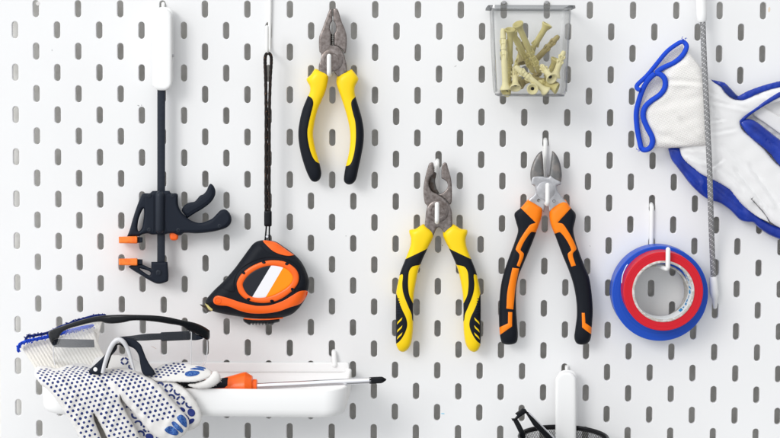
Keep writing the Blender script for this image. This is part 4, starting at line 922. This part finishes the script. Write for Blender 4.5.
tube('cuff_edge', [(18.6, 351.4, 62), (18.2, 347.6, 60), (20.8, 343.8, 57), (27, 341, 54), (38, 338.8, 51), (50, 336.6, 50), (60, 334, 46), (70, 330.6, 42), (82, 327.4, 38), (93, 325.6, 36)], 1.35, blue_yarn, g1)
tube('cuff_edge', [(25.8, 340.6, 46), (27.6, 336.8, 40), (38, 334.8, 38), (49, 332.4, 34), (60, 327, 28), (75, 321.8, 22), (86, 318, 18), (96, 315.6, 16), (105, 315.2, 16)], 1.25, navy_yarn, g1)
fuzz('cuff_fringe', [(18.5, 351, 62), (20.5, 344, 58), (38, 338.8, 52), (60, 334, 48), (93, 325.6, 38)], 300, 1.5, 0.45, blue_yarn, g1)
fuzz('cuff_fringe', [(25.8, 340, 44), (28, 336.6, 40), (49, 332.4, 36), (75, 321.4, 26), (105, 314.6, 18)], 300, 1.5, 0.45, navy_yarn, g1)
front = [(35.0, 376), (35.2, 369.5), (39, 366), (48, 366.4), (57, 368.4), (68, 364.8), (80, 363.4), (92, 365.6), (104, 369), (116, 367.4), (130, 369), (143, 373.6), (152, 379), (160, 386), (168, 395.4), (176, 404.6), (184, 413), (188.6, 420), (188.8, 427), (185.6, 433.4), (179, 438.6), (171, 441), (163, 440), (156, 436.5), (149, 431), (141, 421.6), (133.6, 412.6), (127, 405.4), (122, 399.6), (120.6, 396.4), (120.4, 400), (123.4, 406.6), (128, 415.4), (134, 425.4), (140, 436), (146, 450, 1), (112, 450, 1), (107, 437.6), (102.4, 428), (97.6, 419.6), (93.8, 413.4), (93.6, 417), (96.6, 426.4), (101.6, 438), (106, 450, 1), (86, 450, 1), (79.6, 437.6), (73, 425.6), (65.6, 413.6), (57.6, 401.6), (49, 391), (41, 384.6)]
sF, *go = solid('palm', front, cotton, g1, drape(2), 17, mode='inflate', k=0.85, jit=0.14, bump=addf(soft(0.55, 15, 31), wrinkle([(45, 372, 62, 396, 2.2, 1.0), (62, 371, 84, 402, 2.6, 1.0), (98, 371, 112, 392, 2.4, 1.3), (130, 373, 150, 392, 2.2, 0.9), (150, 400, 172, 420, 2.2, 0.6)])), step=1.3)
def dots(name, sol, poly, origin, ang, pitch, r, m, parent, warp=None, marg=2.0, sx=1.0, sy=1.0, holes=()):
    c, s = math.cos(ang), math.sin(ang); vf = []; pl = catmull(poly, True, 1.0); Q = []
    for i in range(-40, 41):
        for j in range(-40, 41):
            u = pitch*(i+0.5*(j % 2)); v = pitch*0.866*j; x, y = origin[0]+(u*c-v*s)*sx, origin[1]+(u*s+v*c)*sy
            if warp:
                if y < 343: continue
                y = warp(y)
            Q.append((x, y))
    Q = np.array(Q); Q = Q[inside(Q, pl) & inside(Q, sol.loops[0])]
    for hp in holes: Q = Q[~inside(Q, np.array(hp, float))]
    Q = Q[seg_dist(Q, pl) > marg*0.4]; Q = Q[sol.sdf(Q) > marg]
    for x, y in Q:
        yy = np.clip((y-362)/20, 0.38, 1) if warp else sy; rr = r*rng.uniform(.88, 1.1); ring = []
        K = 9
        pts = np.array([(x+rr*math.cos(t)*sx, y+rr*math.sin(t)*yy) for t in [2*math.pi*k/K for k in range(K)]]+[(x+.6*rr*math.cos(t)*sx, y+.6*rr*math.sin(t)*yy) for t in [2*math.pi*k/K for k in range(K)]]+[(x, y)])
        z = sol.front(pts)+np.array([0.0]*K+[0.4]*K+[0.5]); wv = b2w(at(pts, z))
        f = [(k, (k+1) % K, K+(k+1) % K, K+k) for k in range(K)]+[(K+k, K+(k+1) % K, 2*K) for k in range(K)]
        vf.append((wv, f))
    V, F = joinvf(vf); return mesh(name, V, F, m, parent)
wrp = lambda y: y if y > 388 else (388-27*(1-math.exp(-(388-y)/27)))
gapzone = [(106, 381), (113, 380), (124, 396), (136, 414), (146, 425), (140, 426), (128, 412), (118, 396)]
dots('grip_dots', sF, [(33, 360, 1), (150, 360, 1), (158, 386), (170, 401), (177, 410), (178, 417), (168, 421), (158, 425), (150, 424), (140, 414), (130, 404), (121, 396), (125, 410), (140, 436), (146, 450, 1), (30, 450, 1)], (60, 390), math.radians(47), 5.35, 1.45, dot_m, g1, wrp, 2.3, holes=[gapzone])
for pts in ([(176.8, 417.4), (181, 414.6), (185.4, 417.6), (187, 423), (186.4, 427.4), (183, 425.6), (179, 421.4)], [(171.6, 422.4), (174.2, 421.4), (179, 425.4), (183.2, 430.2), (182, 432.8), (177.4, 430), (173, 426)], [(164.6, 429.4), (170, 426), (175.4, 428.8), (178.6, 433), (176.6, 435.4), (170.6, 434.4), (166.2, 432)]):
    patch(sF, 'fingertip_pad', pts, pad_m, go[0], 0.7, 1.0)

g2 = thing('cotton_glove', 'cotton glove lying behind the dotted one, navy ring pattern and dark fingertip pads', 'glove', 175, 390, 92)
back1 = [(120, 388), (140, 384), (156, 381), (168, 380.6), (178, 383.6), (188.5, 392), (196, 402), (200.4, 411), (201.2, 421), (198, 426), (193, 429.4), (186, 431), (176, 424), (160, 404), (140, 396)]
sB, _ = solid('finger', back1, cotton, g2, drape(-6), 13, mode='inflate', k=0.8, jit=0.16, bump=soft(0.3, 15, 41))
back2 = [(118, 394), (124, 396), (140, 408), (156, 424), (168, 436), (172, 452, 1), (142, 452, 1), (132, 436), (122, 416)]
sC, _ = solid('finger', back2, cotton, g2, drape(-7), 11, mode='inflate', k=0.8, jit=0.16)
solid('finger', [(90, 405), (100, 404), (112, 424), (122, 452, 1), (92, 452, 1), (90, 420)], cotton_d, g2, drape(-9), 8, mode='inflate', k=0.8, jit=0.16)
inner = [(94, 360), (104, 356), (116, 355), (130, 357.5), (143, 364), (154, 370), (152, 384), (120, 388), (90, 384)]
sI, _ = solid('palm', inner, cotton, g2, drape(-1), 5, mode='inflate', k=0.6, jit=0.14)
f1 = [(146, 378), (150, 371), (158.4, 366.6), (168.6, 362.6), (176, 361.8), (184, 363), (194, 364.2), (202, 365.8), (209, 369), (211.8, 372.6), (210.4, 376), (205.6, 379), (196.4, 381.8), (186, 382.2), (172, 382), (158, 381.6)]
s1, *g1o = solid('finger', f1, cotton, g2, lambda q: np.interp(q[:,1], [360, 382], [84, 102]), 13, mode='inflate', k=0.75, jit=0.14)
f2 = [(188, 384.6), (196, 383), (206, 379.4), (211, 375), (212.6, 371.8), (216.4, 371.4), (219.8, 374.4), (220.8, 378.4), (218.4, 382.8), (213, 386.2), (207, 388.2), (199, 388.8), (192, 387.4)]
solid('finger', f2, cotton, g2, 99, 12, mode='inflate', k=1.0, jit=0.2)
dots('grip_dots', s1, [(147, 377), (155, 369), (168, 362), (184, 362), (188, 366), (185, 371), (182, 374), (170, 376), (156, 378)], (165, 370), math.radians(10), 4.6, 1.5, dot_m, g2, None, 1.0, 1.0, 0.62)
for pts in ([(185.4, 372.6), (191, 370.6), (199, 371.4), (199.6, 373.4), (195.6, 375.6), (188, 376.4), (185, 375)], [(190, 369), (194.5, 367.7), (203, 368.8), (204.4, 370.6), (198, 370)], [(195, 366.8), (199, 366.2), (205.4, 367.8), (206, 369), (201, 368.2)]):
    patch(s1, 'fingertip_pad', pts, pad_m, g1o[0], 0.5, 0.8)
def rings(sol, parent, spots):
    vf = []
    for x, y, r, arcs in spots:
        for a0_, a1_ in arcs:
            t = np.radians(np.linspace(a0_, a1_, 9)); q = np.array([(x+r*math.cos(k), y+r*math.sin(k)) for k in t])
            z = sol.front(q)+0.25; vf.append(tube_w(b2w(at(q, z)), 0.85, 7, flat=1.0))
    V, F = joinvf(vf); return mesh('ring_pattern', V, F, dot_m, parent)
full = [(10, 75), (100, 165), (190, 255), (280, 345)]; Lr = [(40, 150)]; half = [(200, 380)]
rings(sB, g2, [(160, 385.9, 3.2, [(180, 350)]), (168.6, 388, 3.5, full), (178, 391, 3.6, [(60, 200)]), (171, 398.2, 3.4, [(230, 370)]), (180.6, 400.4, 3.6, full), (189.8, 403.8, 3.6, [(60, 200)])])
rings(sC, g2, [(128, 409.8, 3.2, [(230, 370)]), (135.4, 414.6, 3.4, [(70, 200)]), (138, 424.4, 3.4, [(210, 380)]), (147, 428, 3.6, full), (156.6, 431.4, 3.4, [(60, 180)]), (140.6, 434.6, 3.4, [(210, 380)])])
rings(sI, g2, [(124.6, 361.2, 3.2, full), (132, 366.4, 3, [(60, 200)])])
for sol, pts in ((sB, ellipse(191.3, 412.6, 4.2, 3.6, 0.9, 12)), (sB, ellipse(190.8, 421.4, 4.2, 2.2, -0.6, 10)), (sB, ellipse(182.4, 409.6, 3.2, 2.0, 0.6, 10)), (sB, ellipse(186.3, 416.6, 4.2, 1.3, 0.8, 8)), (sC, ellipse(149.4, 436.6, 4.2, 3.0, 0.3, 10)), (sC, ellipse(159, 438, 3.4, 2.2, 0.3, 10))):
    patch(sol, 'fingertip_pad', pts, pad_d, g2, 0.6, 1.0)
fuzz('lint', [(189, 428, 96), (200, 424, 94), (201, 410, 94), (190, 393, 94), (178, 384, 92)], 60, 1.4, 0.12, cotton, g2, 0.5)
fuzz('lint', [(199, 388.6, 99), (213, 386.4, 99), (218.6, 382.6, 99), (220.8, 378, 99), (218, 372.6, 99)], 70, 1.2, 0.12, cotton, g2, 0.3)

# ---------------------------------------------------------------- safety goggles
gg = thing('safety_glasses', 'clear safety glasses with a curved black brow bar lying on the cotton gloves', 'safety glasses', 130, 372, 90)
arc = lambda off: (lambda q: 106-((q[:,0]-128)/82)**2*34+off)
brow = [(48.7, 332.2), (54, 329), (64, 325.4), (74.3, 322), (86, 318.6), (97, 316.2), (109.2, 315), (122, 314.6), (136, 314.8), (150, 315.2), (160, 315.9), (170, 317.4), (179, 319.4), (188, 321.2), (195.5, 323), (204.3, 326.8), (209.8, 330.6, 1), (209.6, 338.4), (207.2, 340.4, 1), (202.9, 337.8), (195.5, 333.4), (188.2, 330.5), (182.4, 326.4), (169.2, 323.9), (154.6, 321.7), (140, 320.5), (131, 320.8), (123.8, 322.4), (113.6, 323.6), (106, 323.2), (100.5, 321.7), (88.8, 323.2), (80, 325.6), (71.4, 327.8), (64, 331), (60.4, 334.4), (58.2, 338.5), (53.9, 340.2), (52.6, 345.8, 1), (50.2, 341.4), (48.7, 337.6)]
solid('brow_bar', brow, black_pl, gg, arc(0), 9, mode='bevel', r=2.0, edge=0.3)
lens = [(51, 339, 1), (64, 329), (88, 321), (120, 318.5), (155, 319), (185, 325), (207.5, 338, 1), (207.4, 352), (204, 366), (196, 371), (170, 373.6), (152, 373.6), (138, 373.6, 1), (135, 371, 1), (131, 356), (126.4, 345.4), (120.6, 339), (114.4, 340), (109, 349), (104.6, 361), (101, 374, 1), (78, 374.5), (60, 371), (53.4, 358)]
solid('lens', lens, lens_m, gg, arc(-2.0), 2.2, mode='bevel', r=0.8, edge=0.3, step=3)
tube('lens_edge', [(191.4, 332, 91), (191.2, 350, 91), (191.0, 371, 92)], 0.4, sil_m, gg)
tube('lens_edge', [(207.2, 340, 76), (207.2, 352, 77), (204, 365, 80), (196, 370.6, 86), (182, 372.6, 92)], 0.45, sil_m, gg)
tube('lens_edge', [(53.6, 346, 76), (53.6, 358, 78), (55.4, 366, 80)], 0.45, sil_m, gg)
solid('temple', [(52, 339.4), (60, 339), (94, 339.6, 1), (94.6, 347.4, 1), (70, 347.6), (53.4, 347, 1)], navy, gg, 66, 3, r=0.8, edge=0.5)
solid('temple', [(118, 337.4), (132, 335.6), (146, 333.8), (160.5, 333.2, 1), (161.2, 332.2, 1), (176, 331.6), (189.8, 330.8, 1), (190, 340, 1), (176, 340.6), (161.4, 341.2, 1), (160.8, 339.8), (146, 340.6), (132, 341), (124, 341.4), (116.5, 339.6)], navy, gg, 72, 4, r=0.9, edge=0.4)
solid('temple_hinge', [(190.6, 331.6), (196, 333.8), (203, 338.4), (190.6, 339.8)], navy, gg, 80, 3, r=0.8, edge=0.5)
solid('nose_arm', [(121, 337), (128, 337.8), (135.6, 340.4), (140.6, 344.6), (143.4, 351), (146.2, 358), (150, 365), (153.8, 370.2), (155, 374), (151, 375.8), (145, 375.6), (142, 372), (140.4, 365.5), (138.4, 355), (134.4, 349), (128.6, 346), (122, 343)], navy, gg, 104, 6, mode='bevel', r=1.6, edge=0.3)
solid('nose_arm', [(116, 342), (110, 348.4), (103.4, 356.4), (96, 363.6), (89.4, 370), (89, 372.8), (92.4, 374.4), (101.6, 373.8), (104.4, 368), (108.6, 359), (117, 348.6)], navy, gg, 104, 6, mode='bevel', r=1.6, edge=0.3)
lathe('rivet', W(95.4, 369.4, 107), OUT, [(0, 1.9), (0.6, 1.7), (0.8, 0)], white_pl, gg)
tube('nose_pad', [(102.6, 373, 110), (105.4, 362, 110), (109, 351.6, 110), (113.6, 343, 111), (118.6, 339.6, 111), (123.4, 342, 111), (127.6, 349, 110), (130.8, 358.6, 110), (134, 370, 110)], [1.7, 1.9, 2.1, 2.2, 2.2, 2.1, 1.8, 1.4, 1.0], sil_m, gg)
tube('nose_pad_edge', [(106.6, 368, 108), (110.4, 356, 108), (115, 346.6, 108), (119.4, 344, 108), (124, 347, 108)], 0.8, black_pl, gg)

# ---------------------------------------------------------------- mesh cup with black tool
cup = thing('mesh_cup', 'round black metal mesh cup held by a white clip at the bottom edge', 'cup', 565, 437, 50)
cc = at((563.5, 436.0), 50); RC = 40.0
def ringz(y, r, n=72): return [b2w((cc[0]+r*math.cos(t), y, -50-r*math.sin(t))) for t in [2*math.pi*k/n for k in range(n)]]
V, F = tube_w(np.array(ringz(cc[1]+1.2, RC)), 1.5, 8, True); mesh('rim', V, F, mesh_m, cup)
V = []; F = []
for y, r in ((cc[1]+0.5, RC+0.7), (cc[1]+4.2, RC+0.7), (cc[1]+4.2, RC-0.7), (cc[1]+0.5, RC-0.7)): V += ringz(y, r)
for l in range(4):
    for k in range(72): F.append((l*72+k, l*72+(k+1) % 72, ((l+1) % 4)*72+(k+1) % 72, ((l+1) % 4)*72+k))
mesh('rim_band', V, F, mesh_m, cup)
V = []; E_ = []; na = 120; nl = 32; hh = 1.9
vf = []
bm_v = []; bm_f = []
for l in range(nl):
    for k in range(na):
        t = 2*math.pi*(k+0.5*(l % 2))/na; bm_v.append(b2w((cc[0]+(RC-.2)*math.cos(t), cc[1]+4+l*hh, -50-(RC-.2)*math.sin(t))))
for l in range(nl-2):
    for k in range(na):
        k2 = (k+1) % na if l % 2 else k; k1 = k if l % 2 else (k-1) % na
        bm_f.append((l*na+k, (l+1)*na+k2, (l+2)*na+k, (l+1)*na+k1))
o = mesh('mesh_wall', bm_v, bm_f, mesh_m, cup)
md = o.modifiers.new('wire', 'WIREFRAME'); md.thickness = 0.0006; md.use_even_offset = False
V = ringz(cc[1]+4+nl*hh, RC); mesh('cup_base', V+ringz(cc[1]+5+nl*hh, RC), [tuple(range(72)), tuple(range(143, 71, -1))]+[(k, (k+1) % 72, 72+(k+1) % 72, 72+k) for k in range(72)], mesh_m, cup)
bt = thing('black_tool', 'shiny black tool with a bent open handle leaning out of the mesh cup', 'tool', 530, 440, 48)
def bar(name, pts, d, T, m): return solid(name, pts, m, bt, d, T, r=0.9, edge=0.5, smooth=False, step=1.5)
bar('handle_bridge', [(511.2, 418.4), (514.6, 418.2), (517, 415.4), (515, 413.4), (522.4, 408.2), (525.4, 408.8), (527.6, 412), (525.6, 413.4), (520, 417.2), (514.4, 421.6), (512.4, 420.8)], 46, 8, black_pl)
bar('handle_arm', [(513, 420.6), (517.2, 418.6), (520.6, 424), (525, 433), (526.4, 446), (520.6, 446), (519.6, 434)], 46, 6, black_pl)
bar('handle_arm', [(524.6, 411.4), (528.2, 412), (536, 420.6), (545, 429.6), (557, 441), (560, 448), (551, 444), (541, 433.4), (533, 425)], 44, 6, black_pl)
tube('polished_edge', [(529, 412.8, 49), (537.4, 421.4, 49), (546, 430, 49), (557, 441.2, 49)], 0.7, chrome, bt)
tube('bright_blade', [(531.8, 419.6, 45), (540, 429, 45), (550, 439.6, 45)], 0.9, steel_l, bt)
